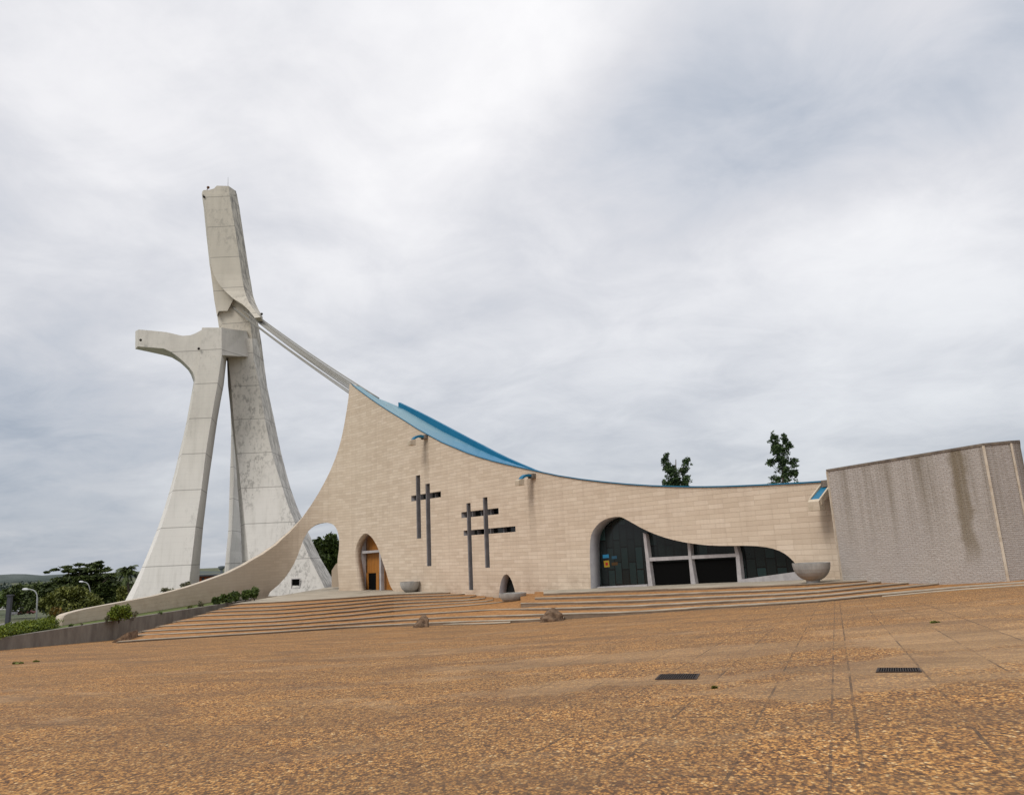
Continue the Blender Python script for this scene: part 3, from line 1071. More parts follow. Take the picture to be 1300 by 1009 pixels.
# crossbeam between the legs
bm = bmesh.new()
fr_ = [P(281.0, 416.2, 149.6), P(313, 420.2, 157.5), P(324, 453.4, 159), P(281.6, 450.6, 149.8)]
bk_ = [P(281.0, 418, 160), P(313, 421, 163), P(322, 455.4, 163), P(288.4, 455.4, 160)]
prism(bm, fr_, bk_)
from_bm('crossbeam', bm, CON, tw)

# outstretched arm
af = [(176, 418.3), (194, 419.9), (211, 421.6), (221.5, 424), (231.6, 426.3), (241.8, 425.5), (247.5, 423.4), (253.5, 420.3), (260.8, 415.9), (270, 415.7), (270, 440),
      (257, 484), (248.4, 484.5), (247.2, 478.5), (244.8, 472.5), (241, 467.3), (236, 462), (229, 455.6), (221.4, 449.5), (215, 445.6), (208, 442.4), (191, 441), (174.8, 439.8)]
ab = [(171.8, 420.6), (189.5, 422.6), (206, 424.6), (217, 427), (228, 429.3), (239, 428.2), (246, 425.6), (253, 422.5), (260.8, 418.2), (270, 418), (270, 440),
      (258, 485), (246.2, 486.2), (244.9, 482.5), (242.6, 476), (239, 470), (234.4, 465.4), (228.7, 460.2), (218.5, 454), (212, 452), (205, 450.2), (188, 446.5), (171.7, 443)]
bm = bmesh.new()
prism(bm, [P(x, y, 149.9) for x, y in af], [P(x, y, 157.5) for x, y in ab])
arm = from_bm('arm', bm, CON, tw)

# neck, shaft, hood
bm = bmesh.new()
rings = []
for (y, L, Fx, G, H) in [(376, 272, 274, 312, 321), (400, 275.6, 279, 316, 325.5), (412, 277.4, 282, 318, 328), (434, 281, 286, 320.5, 331.8), (458, 286.4, 289, 322.5, 334.8)]:
    rings.append([P(L, y, 162), P(Fx, y, 158.6), P(G, y, 158.0), P(H, y, 163.6), P(H - 2, y, 168), P(L + 2, y, 168)])
loft(bm, rings)
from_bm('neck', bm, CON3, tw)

bm = bmesh.new()
rings = []
for (y, L, Fx, G, H) in [(246, 256.1, 258.9, 291.2, 300.6), (264, 258.6, 260.8, 294, 304), (300.5, 262.2, 264.4, 300, 309.4), (339, 266.4, 268.2, 305.4, 315.3)]:
    rings.append([P(L, y, 160.4), P(Fx, y, 156), P(G, y, 156), P(H, y, 162), P(H - 1.5, y, 167), P(L + 2, y, 167)])
# stepped head
top_f = [(256.4, 244.3), (257.2, 241.4), (265.5, 241.2), (272, 239.2), (275.0, 235.9), (288.6, 235.8), (293, 238.6), (299.6, 242.4), (300.6, 246), (256.1, 246)]
loft(bm, rings)
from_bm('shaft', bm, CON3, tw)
bm = bmesh.new()
fa_ = [P(x, y, 156.2) for x, y in [(257.6, 247.5), (258.4, 241.6), (265.5, 241.2), (271.8, 239.4), (273.6, 237.4), (275.2, 235.9), (290.2, 236.3), (291.6, 247.5)]]
ba_ = [P(x, y, 161) for x, y in [(256.2, 248), (256.6, 243.6), (266, 243.4), (273.5, 241), (276, 239), (278, 238.3), (299.7, 242.8), (300.5, 248)]]
prism(bm, fa_, ba_)
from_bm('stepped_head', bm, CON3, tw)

# recessed side below the hood
bm = bmesh.new()
q = [(266.3, 336), (271, 343), (297, 378), (296, 380.5), (288.8, 394.5), (277.7, 395), (275.5, 401), (272, 381), (269.3, 359)]
prism(bm, [P(x, y, 157.4) for x, y in q], [P(x + .5, y + .2, 162) for x, y in q])
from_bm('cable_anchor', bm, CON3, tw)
# hood skin: left edge follows the curve, flares out at the foot towards the cables
hl = [(268.2, 339, 156), (271.3, 348.6, 156), (275, 356, 155.9), (280.2, 363.4, 155.7), (286, 370, 155.5), (295.7, 378.8, 155), (308, 386.3, 154), (316.5, 394.6, 152.8), (322, 401.6, 151.5), (323, 403.5, 151)]
hm = [(305.4, 339, 156), (306.6, 348, 156), (307.7, 355, 155.9), (309, 362, 155.7), (310.6, 369, 155.5), (312.5, 376, 155), (316, 384, 154), (320.5, 391, 152.8), (328, 399.5, 151.5), (331, 402.5, 151)]
hr = [(315.3, 339, 162), (316.6, 348, 162), (318, 355, 161.5), (319.2, 362, 161), (320.5, 371, 160), (321.8, 377, 159), (324.8, 386, 157.5), (328.4, 393.5, 156), (333.2, 401.6, 154), (333.8, 405.6, 153.4)]
bm = bmesh.new()
rings = []
for a, b_, c_ in zip(hl, hm, hr):
    fr3 = [P(*a), P(*b_), P(*c_)]
    rings.append(fr3 + [fr3[2] + Vector((-.3, 1.2, -.5)), fr3[1] + Vector((0, 1.4, -.5)), fr3[0] + Vector((.3, 1.2, -.3))])
loft(bm, rings)
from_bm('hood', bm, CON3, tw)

# masthead lamp, lightning rod, little fittings
bm = bmesh.new()
b0 = P(262.5, 241.8, 157); tp = P(264.3, 238.2, 157)
tube(bm, [b0, tp], .08, 6)
bmesh.ops.create_uvsphere(bm, u_segments=12, v_segments=8, radius=.32, matrix=Matrix.Translation(tp))
from_bm('warning_lamp', bm, mat('lamp_amber', (.10, .035, .01), .4), tw)
bm = bmesh.new(); tube(bm, [P(289.4, 237, 157), P(289.6, 225, 157)], [.06, .03], 6)
from_bm('lightning_rod', bm, METAL, tw)
for (x, y, Y) in ((258.9, 250, 155.8), (332.2, 398.6, 152), (178.5, 431.7, 149), (252.3, 442.6, 149)):
    bm = bmesh.new()
    bmesh.ops.create_uvsphere(bm, u_segments=12, v_segments=8, radius=.26, matrix=Matrix.Translation(P(x, y, Y)))
    from_bm('floodlight', bm, BLACK, tw)

# ---- stay cables
st_ = [(290, 386.6, 159.5), (292.4, 387.4, 158.8), (309, 394.5, 156), (315, 398, 155.6), (320, 401, 155.2), (324, 402.6, 155), (328, 404, 154.8), (332, 405, 154.6)]
en_ = [(451, 504.5, 134), (455, 504.6, 134), (459, 504.4, 134), (464, 505, 133), (468, 505, 132.5), (472, 505.2, 132), (476, 505.3, 131.5), (481, 505.4, 131)]
labs = ['lowest stay cable, running from deep inside the hood to the roof peak', 'second stay cable from below, beside the lowest one',
        'third stay cable from below, first of the close bundle', 'fourth stay cable counted from the lowest', 'middle stay cable of the close bundle, fifth from below',
        'sixth stay cable counted from the lowest', 'second highest stay cable between tower and roof', 'highest stay cable, running from the hood lip to the roof']
for a, b_, lb in zip(st_, en_, labs):
    bm = bmesh.new()
    p0, p1 = P(*a), P(*b_)
    tube(bm, [p0.lerp(p1, t) - Vector((0, 0, 1.0 * sin(pi * t) * .35)) for t in [i / 12 for i in range(13)]], .12, 8)
    o = from_bm('stay_cable', bm, STEEL, None, smooth=True)
    tag(o, lb, 'cable', 'stay cables from tower to roof')

# ================================================================== ANNEX
A0 = P(1050, 598.4, 63); A1 = P(1248, 565.8, 52.3); A2 = P(1283, 562.4, 52.6); A3 = P(1294.5, 561.6, 54.5)
A0b = P(1059, 680, 63)
annex_stain = (A1.to_2d() - A0.to_2d()).length * .84
ax = empty('annex_building', Vector((32, 60, -3.2)))
tag(ax, 'windowless grey split stone annex block with pale corner strips beside the cream nave wall', 'building')
pl = [A0.to_2d(), A1.to_2d(), A2.to_2d(), A3.to_2d(), A3.to_2d() + Vector((10, 16)), A0.to_2d() + Vector((26, 26)), A0.to_2d() + Vector((5.5, 9))]
zt_ = (A0.z + A1.z) / 2
tops = [A0.z, A1.z, A2.z, A3.z, A3.z, A0.z, A0.z]
bm = bmesh.new()
lo = [bm.verts.new((p.x, p.y, -6)) for p in pl]
hi = [bm.verts.new((p.x, p.y, z)) for p, z in zip(pl, tops)]
uvl = bm.loops.layers.uv.new('UVMap')
cum = [0]
for a, b_ in zip(pl, pl[1:] + pl[:1]): cum.append(cum[-1] + (b_ - a).length)
for i in range(len(pl)):
    j = (i + 1) % len(pl)
    f = bm.faces.new((lo[i], lo[j], hi[j], hi[i]))
    for l in f.loops:
        v = l.vert
        u = cum[i] if v in (lo[i], hi[i]) else cum[i + 1]
        l[uvl].uv = (u, v.co.z)
f = bm.faces.new(hi); f.normal_update(); bmesh.ops.triangulate(bm, faces=[f])
AN = annex_mat()
from_bm('wall', bm, AN, ax)
# coping (thin) and pale corner strips
bm = bmesh.new()
cen = sum(pl, Vector((0, 0))) / len(pl)
o_ = [p + (p - cen).normalized() * .08 for p in pl]; i_ = [p + (cen - p).normalized() * .5 for p in pl]
ov = [(Vector((p.x, p.y, z + .002)), Vector((p.x, p.y, z + .16))) for p, z in zip(o_, tops)]
iv = [(Vector((p.x, p.y, z + .002)), Vector((p.x, p.y, z + .16))) for p, z in zip(i_, tops)]
rings = [[a[0], a[1], b_[1], b_[0]] for a, b_ in zip(ov, iv)]
vs = [[bm.verts.new(p) for p in r] for r in rings]
for k in range(len(vs)):
    a, b_ = vs[k], vs[(k + 1) % len(vs)]
    for i in range(4):
        j = (i + 1) % 4
        bm.faces.new((a[i], a[j], b_[j], b_[i]))
from_bm('coping', bm, SPOUTD, ax)
STRIP = simple_noise('pale_joint', (.42, .35, .27), (.56, .49, .40), 2.0, bump=.1)
for p, z, w in ((pl[0], tops[0], .13), (pl[1], tops[1], .15), (pl[2], tops[2], .13)):
    bm = bmesh.new()
    out = (p - cen).normalized()
    box(bm, Vector((p.x + out.x * .01, p.y + out.y * .01, (z - 4) / 2)), (w, w, z + 4 - .02), atan2(out.y, out.x))
    from_bm('corner_strip', bm, STRIP, ax)

# ================================================================== STEPS AND TERRACE
foot_px = [(120, 818), (164, 815.2), (250, 809.5), (360, 803), (430, 798.2), (500, 795), (545, 793.8), (600, 793.4), (640, 791.6), (690, 788.4), (800, 780), (900, 773), (980, 768.6), (1040, 764.6), (1100, 758.6), (1160, 753.4), (1220, 748.4), (1300, 742.8), (1340, 740.4)]
_fz = [(x, plaza_pt(x, y).z) for x, y in foot_px]
zt_tab = [(640, -4.45), (690, -4.37), (750, -4.19), (800, -4.03), (900, -3.66), (1040, -3.3), (1180, -3.02), (1330, -2.72)]
def zfoot(x):
    return interp(x, _fz)
def zA_(k):
    return lambda x: -4.8 + (zfoot(x) + 4.8) * k / 9
def zB_(k):
    return lambda x: interp(x, zt_tab) + (zfoot(x) - interp(x, zt_tab)) * k / interp(x, [(640, 6.6), (700, 6), (800, 5)])
def tabz(t):
    return lambda x: interp(x, t)
def lr(t, k):
    return [(x, zA_(t)(x)) for x in (140, 164, 200, 250, 300, 360, 430, 500)] + [(x, zB_(k)(x)) for x in (700, 750, 800, 900, 980, 1040, 1100, 1160, 1220, 1300, 1330)]

steps = []
steps.append(([(290, 767.2), (296, 766), (360, 763.2), (440, 758), (500, 753.6), (570, 751.6), (578, 751)], zA_(0), 60, 'terrace'))
steps.append(([(277, 772.3), (280, 771.5), (360, 768.2), (440, 762), (500, 757), (583, 754), (590, 753.2)], zA_(1), 22, 'step'))
steps.append(([(261, 777), (264, 776), (360, 772.8), (440, 766.4), (500, 760.8), (597, 757.4), (604, 756)], zA_(2), 22, 'step'))
steps.append(([(245, 782), (248, 781), (360, 777.6), (440, 770.8), (500, 765), (608, 760.4), (616, 758.6)], zA_(3), 22, 'step'))
steps.append(([(219, 789), (222, 788), (360, 782.4), (440, 775.4), (500, 769.4), (618, 763), (626, 761)], zA_(4), 22, 'step'))
steps.append(([(197, 795.2), (200, 794.4), (360, 787.2), (440, 780.2), (500, 774.2), (620, 765.8), (645, 763.2), (655, 761)], tabz([(x, zA_(5)(x)) for x in (180, 250, 300, 360, 430, 500)] + [(600, -5.44), (660, -5.34)]), 22, 'step'))
z6 = tabz([q for q in lr(6, 3) if q[0] <= 500] + [(600, -5.56), (629, -5.48)] + [q for q in lr(6, 3) if q[0] >= 700])
steps.append(([(175, 801.6), (178, 800.8), (360, 792), (440, 785.6), (500, 780.6), (560, 777), (600, 774.6), (629, 773), (660, 772.6), (700, 772), (800, 769.2), (900, 763.6), (980, 759.6), (1040, 756), (1130, 746.6), (1250, 733.6), (1330, 731)], z6, 34, 'step'))
f6 = (zfoot(600))
z7 = tabz([q for q in lr(7, 4) if q[0] <= 500] + [(600, -5.56 + (f6 + 5.56) * .32)] + [q for q in lr(7, 4) if q[0] >= 700])
steps.append(([(161, 807), (164, 806.4), (360, 796.6), (440, 791), (500, 786.8), (560, 783.6), (600, 782), (640, 781), (700, 779.2), (800, 776.6), (900, 770), (980, 765.6), (1040, 761.6), (1100, 755.4), (1160, 750), (1220, 744.6), (1300, 738.8), (1330, 737)], z7, 18, 'step'))
z8 = tabz([(x, zA_(8)(x)) for x in (140, 164, 200, 250, 300, 360, 430, 500)] + [(600, -5.56 + (f6 + 5.56) * .62), (700, zB_(5)(700)), (730, zB_(5)(700) + .1)])
steps.append(([(148, 814.2), (164, 812.6), (360, 800.8), (440, 795.2), (500, 792.2), (560, 789.4), (600, 788), (640, 787), (690, 785.6), (716, 783.8)], z8, 18, 'step'))
steps.append(([(548, 792.2), (570, 791.6), (600, 791.4), (630, 790.4), (648, 789.4)], lambda x: zfoot(x) + (-5.56 - f6) * .16, 10, 'step'))
steps.append(([(690, 753.2), (700, 752.8), (750, 750.6), (800, 748.6), (900, 745.4), (980, 742.4), (1040, 739.8), (1106, 735.6), (1180, 729), (1330, 719)], zB_(0), 26, 'terrace'))
steps.append(([(679, 758.6), (700, 758.2), (800, 755.5), (900, 751.6), (980, 748.6), (1040, 745.4), (1152, 734.4), (1330, 722)], zB_(1), 24, 'step'))
steps.append(([(661, 765.4), (700, 764.8), (800, 762.3), (900, 757.6), (980, 754.2), (1040, 750.8), (1130, 741.6), (1211, 732.5), (1330, 726)], zB_(2), 24, 'step'))
steps.append(([(1120, 757.2), (1160, 753.2), (1220, 748.0), (1300, 742.4), (1330, 740.8)], lambda x: zfoot(x) + .03, 6, 'step'))


def subdiv(pts, step=12):
    out = []
    for (a, ya), (b, yb) in zip(pts, pts[1:]):
        n = max(1, int((b - a) / step))
        for k in range(n):
            out.append((a + (b - a) * k / n, ya + (yb - ya) * k / n))
    out.append(pts[-1])
    # smooth interior
    ys = [p[1] for p in out]
    for _ in range(3):
        ys = [ys[0]] + [(ys[i - 1] + 2 * ys[i] + ys[i + 1]) / 4 for i in range(1, len(ys) - 1)] + [ys[-1]]
    return [(p[0], y) for p, y in zip(out, ys)]


OR1 = simple_noise('orange_pebble_tread', (.20, .095, .035), (.40, .195, .066), 3.0, bump=.4)
RIS = simple_noise('riser_dark', (.15, .11, .08), (.24, .18, .13), 1.0, stretch=(.3, .3, 1), bump=.2)
stairs = empty('grand_steps', Vector((0, 75, -6.5)))
tag(stairs, 'broad low flight of curving steps with orange pebble and pale stone bands below the church', 'steps')
for pts, zf, depth, nm in steps:
    pp = subdiv(pts)
    rings = []
    for x, y in pp:
        z = zf(x)
        a = PZ(x, y, z)
        dirb = Vector((a.x, a.y, 0)).normalized()
        if x < 520:
            w = min(1, (520 - x) / 100)
            dirb = dirb.lerp(Vector((.02, 1, 0)), w).normalized()
        b1 = a + dirb * (.62 if x < 620 else .62 + min(.25, (x - 620) / 400))
        b2 = a + dirb * depth
        b2.z = z; b1.z = z
        dn = Vector((0, 0, -.06))
        rings.append([a + Vector((0, 0, -.9)) + dirb * .05, a + dn + dirb * .05, a + dn, a, b1, b2, b2 + Vector((0, 0, -.9))])
    bm = bmesh.new()
    loft(bm, rings)
    bm.normal_update()
    for f in bm.faces:
        f.material_index = 0
    # material per band: rings index around
    bm.faces.ensure_lookup_table()
    n = 7
    idx = 0
    me = None
    for f in bm.faces:
        c = f.calc_center_median()
    for i in range(len(rings) - 1):
        for k in range(n):
            f = bm.faces[i * n + k]
            f.material_index = {0: 2, 1: 2, 2: 0, 3: 0, 4: 1}.get(k, 2)
    from_bm(nm, bm, [TREAD, (TERR if nm == 'terrace' else OR1), RIS], stairs)

# ================================================================== PARAPET, BED, TAIL GROUND
PA = Vector((-42.3, 50)); PB = Vector((-38.2, 113.5))
bm = bmesh.new()
prt = []
pd = (PB - PA).normalized(); pn = Vector((-pd.y, pd.x))
for (q, zt2) in ((PA, -4.70), (PA.lerp(PB, .35), -4.74), (PA.lerp(PB, .7), -4.74), (PB, -4.76)):
    o2 = q + pn * .55
    prt.append([Vector((q.x, q.y, -8)), Vector((q.x, q.y, zt2)), Vector((o2.x, o2.y, zt2)), Vector((o2.x, o2.y, -8))])
loft(bm, prt)
o = from_bm('parapet_wall', bm, GREY2)
tag(o, 'long low dark concrete retaining wall along the left edge of the plaza', 'wall')
# curved end joining the terrace
bm = bmesh.new()
cpts = []
for k in range(9):
    t = k / 8
    ang_ = pi * .5 * t
    cpts.append(Vector((PB.x - 3.2 * (1 - cos(ang_)) , PB.y + 6.0 * sin(ang_) + .05)))
rings = []
for i, q in enumerate(cpts):
    d = (cpts[min(8, i + 1)] - cpts[max(0, i - 1)]).normalized(); nn = Vector((-d.y, d.x))
    o2 = q + nn * .5
    rings.append([Vector((q.x, q.y, -6)), Vector((q.x, q.y, -4.66)), Vector((o2.x, o2.y, -4.66)), Vector((o2.x, o2.y, -6))])
loft(bm, rings)
o = from_bm('bed_kerb', bm, GREY2)
tag(o, 'short curved kerb closing the planting bed where it meets the terrace', 'kerb')

GRASS = simple_noise('garden_grass', (.055, .085, .02), (.13, .15, .045), 1.2, bump=.5)
bm = bmesh.new()
xs = [-39.0, -44, -48, -54, -62, -72, -86, -105]
ys = [42, 60, 80, 100, 121, 124]
g_ = {}
for i, x in enumerate(xs):
    for j, y in enumerate(ys):
        lim = PA.lerp(PB, (y - 50) / 63.5).x - .3 if i == 0 else x
        if y > 119: lim = lim - 3 if i == 0 else x
        z = -4.86 - .07 * max(0, -48 - x) - (.3 * max(0, -70 - x) if x < -70 else 0) * .3
        g_[i, j] = bm.verts.new((lim, y, z))
for i in range(len(xs) - 1):
    for j in range(len(ys) - 1):
        bm.faces.new((g_[i, j], g_[i, j + 1], g_[i + 1, j + 1], g_[i + 1, j]))
o = from_bm('lawn', bm, GRASS)
tag(o, kind='structure')

# ================================================================== PLAZA
def axis(vals):
    out = []
    for a, b, n in vals:
        out += [a + (b - a) * k / n for k in range(n)]
    out.append(vals[-1][1])
    return out


gx_ = axis([(-44, 0, 30), (0, 40, 26), (40, 110, 18)])
gy_ = axis([(-30, 0, 10), (0, 100, 50)])
bm = bmesh.new()
g_ = [[bm.verts.new((x, y, plaza_z(x, y))) for y in gy_] for x in gx_]
for i in range(len(gx_) - 1):
    for j in range(len(gy_) - 1):
        if gy_[j] > 60 and gx_[i] > 60: continue
        bm.faces.new((g_[i][j], g_[i + 1][j], g_[i + 1][j + 1], g_[i][j + 1]))
for v in bm.verts:     # left border follows the parapet
    if v.co.x < -43.9:
        v.co.x = min(PA.lerp(PB, (v.co.y - 50) / 63.5).x - .2, -38.4) if v.co.y > 30 else -60
        v.co.z = plaza_z(v.co.x, v.co.y)
bm.normal_update()
o = from_bm('plaza', bm, plaza_mat(), smooth=True)
tag(o, kind='structure')

# terrain far and wide
TER = simple_noise('ground_earth', (.05, .065, .03), (.11, .11, .065), .03, bump=0)


def terrain_z(x, y):
    r = sqrt(x * x + y * y)
    z = -8.5
    if y < 40: z = min(-8.5, -5.5)
    z -= 3.5 * max(0, min(1, (r - 130) / 120))
    if r > 900:
        z -= 1.5
    return z


ax_ = [-6000, -4000, -2600, -1800, -1300, -900, -600, -400, -280, -200, -150, -110, -80, -50, -20, 20, 60, 110, 170, 260, 400, 700, 1200, 2000, 3500, 6000]
ay_ = [-3000, -1000, -300, -100, -40, 0, 40, 70, 100, 130, 160, 200, 260, 340, 450, 600, 800, 1100, 1500, 2000, 2700, 4000, 7000]
bm = bmesh.new()
g_ = [[bm.verts.new((x, y, terrain_z(x, y))) for y in ay_] for x in ax_]
for i in range(len(ax_) - 1):
    for j in range(len(ay_) - 1):
        bm.faces.new((g_[i][j], g_[i + 1][j], g_[i + 1][j + 1], g_[i][j + 1]))
o = from_bm('ground', bm, TER, smooth=True)
tag(o, kind='structure')

# ================================================================== BOWLS
def bowl(px, pyr, pyb, Y, wpx, lab):
    c = P(px, pyb, Y)
    rad = wpx / 2 * c.length / ray(px, pyb).length
    h = P(px, pyr, Y).z - c.z
    e = empty('stone_bowl', c)
    tag(e, lab, 'bowl', 'round concrete bowls on the terrace')
    prof = [(.30, .0), (.42, .02), (.60, .12), (.76, .27), (.88, .45), (.955, .65), (.99, .85), (1.0, 1.0), (.94, 1.0), (.92, .86), (.85, .62), (.7, .42), (.45, .28), (.001, .24)]
    bm = bmesh.new()
    rings = [[c + Vector((r * rad * cos(2 * pi * k / 48), r * rad * sin(2 * pi * k / 48), z * h)) for k in range(48)] for r, z in prof]
    loft(bm, rings)
    from_bm('basin', bm, BOWL, e, smooth=False)
    bm = bmesh.new()
    rings = [[c + Vector((r * rad * cos(2 * pi * k / 32), r * rad * sin(2 * pi * k / 32), z)) for k in range(32)] for r, z in ((.36, -.25), (.36, .05))]
    loft(bm, rings)
    from_bm('foot', bm, BOWL, e)


bowl(1032.3, 714, 736.2, 63.3, 46.5, 'largest and nearest round concrete bowl, beside the grey annex wall')
bowl(651.5, 752.4, 765, 93.0, 35, 'wide shallow concrete bowl in front of the small pointed doorway')
bowl(520.6, 738, 751.5, 116, 25.5, 'farthest concrete bowl, right of the tall arched doorway')

# ================================================================== ROCKS
def rock(px, pyb, w, h, Y, lab, shape, cat='rock'):
    c = plaza_pt(px, pyb)
    sc = c.length / ray(px, pyb).length
    bm = bmesh.new()
    bmesh.ops.create_icosphere(bm, subdivisions=4, radius=1)
    for v in bm.verts:
        d = v.co.copy()
        x, y, z = d
        if shape == 'cut':          # rounded on the left, sheared on the right
            x = min(x, .55) * 1.25
            if x < 0: z = z * (1 - .45 * (-x)) if z > 0 else z
        else:
            z = z * (1 - .35 * max(0, -x)) if z > 0 else z
        n = .06 * sin(5 * d.x + 1) * cos(4 * d.y) + .045 * sin(11 * d.z + 3 * d.x) + .035 * sin(17 * d.y + 7 * d.x)
        v.co = Vector((x, y, z)) * (1 + n)
    M = Matrix.Translation(c + Vector((0, h * sc * .5, 0))) @ Matrix.Diagonal((w / 2 * sc, w * .35 * sc, h * sc, 1))
    bmesh.ops.transform(bm, matrix=M, verts=bm.verts)
    o = from_bm('rock', bm, ROCK)
    tag(o, lab, cat)


rock(536, 796.2, 20, 14.5, 0, 'small brown boulder with a sheared side, below the farthest bowl', 'cut')
rock(701.5, 788.8, 31, 16, 0, 'larger lumpy brown boulder lying against the lowest steps', 'lump')
# sloping stone block at the left end of the steps
q = [plaza_pt(142, 815.6), plaza_pt(163.6, 815)]
top1 = P(162.6, 802.6, q[1].y); top0 = P(161.0, 802.9, q[1].y)
bm = bmesh.new()
a, b_ = q
fr3 = [a - Vector((0, 0, .2)), b_ - Vector((0, 0, .2)), top1, top0, a + Vector((0, 0, .06))]
prism(bm, fr3, [p + Vector((-.4, 2.6, 0)) for p in fr3])
o = from_bm('wedge_block', bm, ROCK)
tag(o, 'sloping wedge shaped stone block ending the steps against the low dark wall', 'stone block')

# ================================================================== DRAIN GRATES
IRON = mat('rusty_iron', (.035, .022, .017), .7, .3)
for quad, lab in (([(831.5, 862.6), (838, 856.2), (888.5, 855.6), (884.5, 862.2)], 'dark rusty drain grate nearer the middle of the plaza'),
                  ([(1112, 853.6), (1114, 848.4), (1167.5, 848.2), (1170.5, 853.2)], 'dark rusty drain grate on the right of the plaza')):
    c = [plaza_pt(x, y, .006) for x, y in quad]
    ctr = sum(c, Vector()) / 4
    e = empty('drain_grate', ctr)
    tag(e, lab, 'drain', 'drain grates in the plaza')
    bm = bmesh.new()
    for i in range(4):
        a, b_ = c[i], c[(i + 1) % 4]
        ia, ib = a.lerp(ctr, .07), b_.lerp(ctr, .07)
        prism(bm, [a + Vector((0, 0, .012)), b_ + Vector((0, 0, .012)), ib + Vector((0, 0, .012)), ia + Vector((0, 0, .012))],
              [a - Vector((0, 0, .05)), b_ - Vector((0, 0, .05)), ib - Vector((0, 0, .05)), ia - Vector((0, 0, .05))])
    from_bm('frame', bm, IRON, e)
    bm = bmesh.new()
    f = bm.faces.new([bm.verts.new(p.lerp(ctr, .05) + Vector((0, 0, .002))) for p in c])
    from_bm('pit', bm, VOID, e)
    bm = bmesh.new()
    nb = 18
    for k in range(1, nb):
        t = k / nb
        a = c[0].lerp(c[3], t); b_ = c[1].lerp(c[2], t)
        tube(bm, [a.lerp(b_, .05) + Vector((0, 0, .008)), a.lerp(b_, .95) + Vector((0, 0, .008))], .011, 5)
    from_bm('bars', bm, IRON, e)

# ================================================================== VEGETATION
def leaves(name, blobs, n, size, m, parent=None, flat=.0, droop=0.0):
    """blobs: (cx,cy,cz, rx,ry,rz, weight); small leaf quads scattered through the volume, thicker near the skin"""
    w = np.array([b[6] for b in blobs], float); w /= w.sum()
    cnt = rng.multinomial(n, w)
    V = []
    for b, k in zip(blobs, cnt):
        d = rng.normal(size=(k, 3)); d /= np.linalg.norm(d, axis=1)[:, None]
        r = rng.uniform(.25, 1, size=(k, 1)) ** .45
        # lumpy skin
        lump = 1 + .22 * np.sin(d[:, :1] * 6 + b[0]) * np.cos(d[:, 2:3] * 7 + b[1]) + rng.normal(0, .06, (k, 1))
        p = d * r * lump * np.array(b[3:6]) + np.array(b[:3])
        V.append(p)
    Pn = np.concatenate(V)
    k = len(Pn)
    a = rng.normal(size=(k, 3)); a[:, 2] *= (1 - flat)
    a /= np.linalg.norm(a, axis=1)[:, None]
    c = np.cross(a, rng.normal(size=(k, 3))); c /= np.linalg.norm(c, axis=1)[:, None]
    sz = size * rng.uniform(.6, 1.4, size=(k, 1))
    q = np.stack([Pn - a * sz, Pn + c * sz * .45, Pn + a * sz, Pn - c * sz * .45], 1).reshape(-1, 3)
    me = bpy.data.meshes.new(name)
    me.vertices.add(len(q)); me.vertices.foreach_set('co', q.ravel())
    me.loops.add(4 * k); me.loops.foreach_set('vertex_index', np.arange(4 * k, dtype=np.int32))
    me.polygons.add(k); me.polygons.foreach_set('loop_start', np.arange(0, 4 * k, 4, dtype=np.int32))
    me.update(calc_edges=True)
    return link(name, me, m, parent)


BARK = simple_noise('bark', (.05, .04, .03), (.11, .09, .065), 4, bump=.5)
LF_DARK = leaf_mat('dark_leaves', (.013, .024, .006), (.078, .105, .022))
LF_MID = leaf_mat('mid_leaves', (.02, .038, .008), (.10, .145, .026))
LF_OLIVE = leaf_mat('olive_leaves', (.045, .058, .010), (.155, .165, .03))
LF_BRIGHT = leaf_mat('bright_leaves', (.045, .075, .006), (.19, .235, .018), (.32, .33, .04))
LF_CROTON = leaf_mat('croton_leaves', (.05, .06, .012), (.20, .11, .02), (.38, .10, .02))
LF_FAR = leaf_mat('far_leaves', (.04, .06, .05), (.07, .09, .075))
LF_DRY = leaf_mat('dry_leaves', (.06, .06, .03), (.18, .17, .09))


def tree(name, base, trunk_pts, rads, blobs, n, size, lm, lab, cat='tree', group=None, flat=0., limbs=()):
    e = empty(name, base)
    tag(e, lab, cat, group)
    bm = bmesh.new()
    tube(bm, trunk_pts, rads, 8)
    for l in limbs:
        tube(bm, l, [rads[-1] * .9, rads[-1] * .3], 6)
    from_bm('trunk', bm, BARK, e, smooth=True)
    leaves('crown', blobs, n, size, lm, e, flat)
    return e


# the two slim trees beyond the nave
SL = leaf_mat('slim_tree_leaves', (.010, .024, .008), (.075, .12, .035))
def slim(px, py_top, specs, lab, Y=140):
    gz = -10.0
    b0 = P(px, 720, Y); b0.z = gz
    axis_top = P(px, py_top + 8, Y)
    blobs = []
    limbs = []
    cl = []
    for (x, y, rx, ry, w) in specs:
        c = P(x, y, Y + random.uniform(-1, 1))
        s = Y / 1000 * 1.03
        for q_ in range(int(5 + rx * ry * .55)):
            p = c + Vector((random.gauss(0, .48) * rx, random.gauss(0, .4) * rx, random.gauss(0, .5) * ry)) * s
            cl.append((p.x, p.y, p.z, random.uniform(.22, .5)))
        j = P(px + (x - px) * .2, y + 14, Y)
        limbs.append([j, c])
    c = P(px, 640, Y)
    for q_ in range(160):
        p = c + Vector((random.gauss(0, 1.3), random.gauss(0, 1.3), random.uniform(-10, 4)))
        cl.append((p.x, p.y, p.z, random.uniform(.3, .7)))
    for (x_, y_, z_, q_) in cl:
        blobs.append((x_, y_, z_, q_, q_, q_ * .8, q_))
    tree('slim_tree', b0, [b0, P(px, 650, Y), axis_top], [.5, .3, .06], blobs, 11000, .2, SL, lab, group='slim trees behind the nave roof', limbs=limbs)


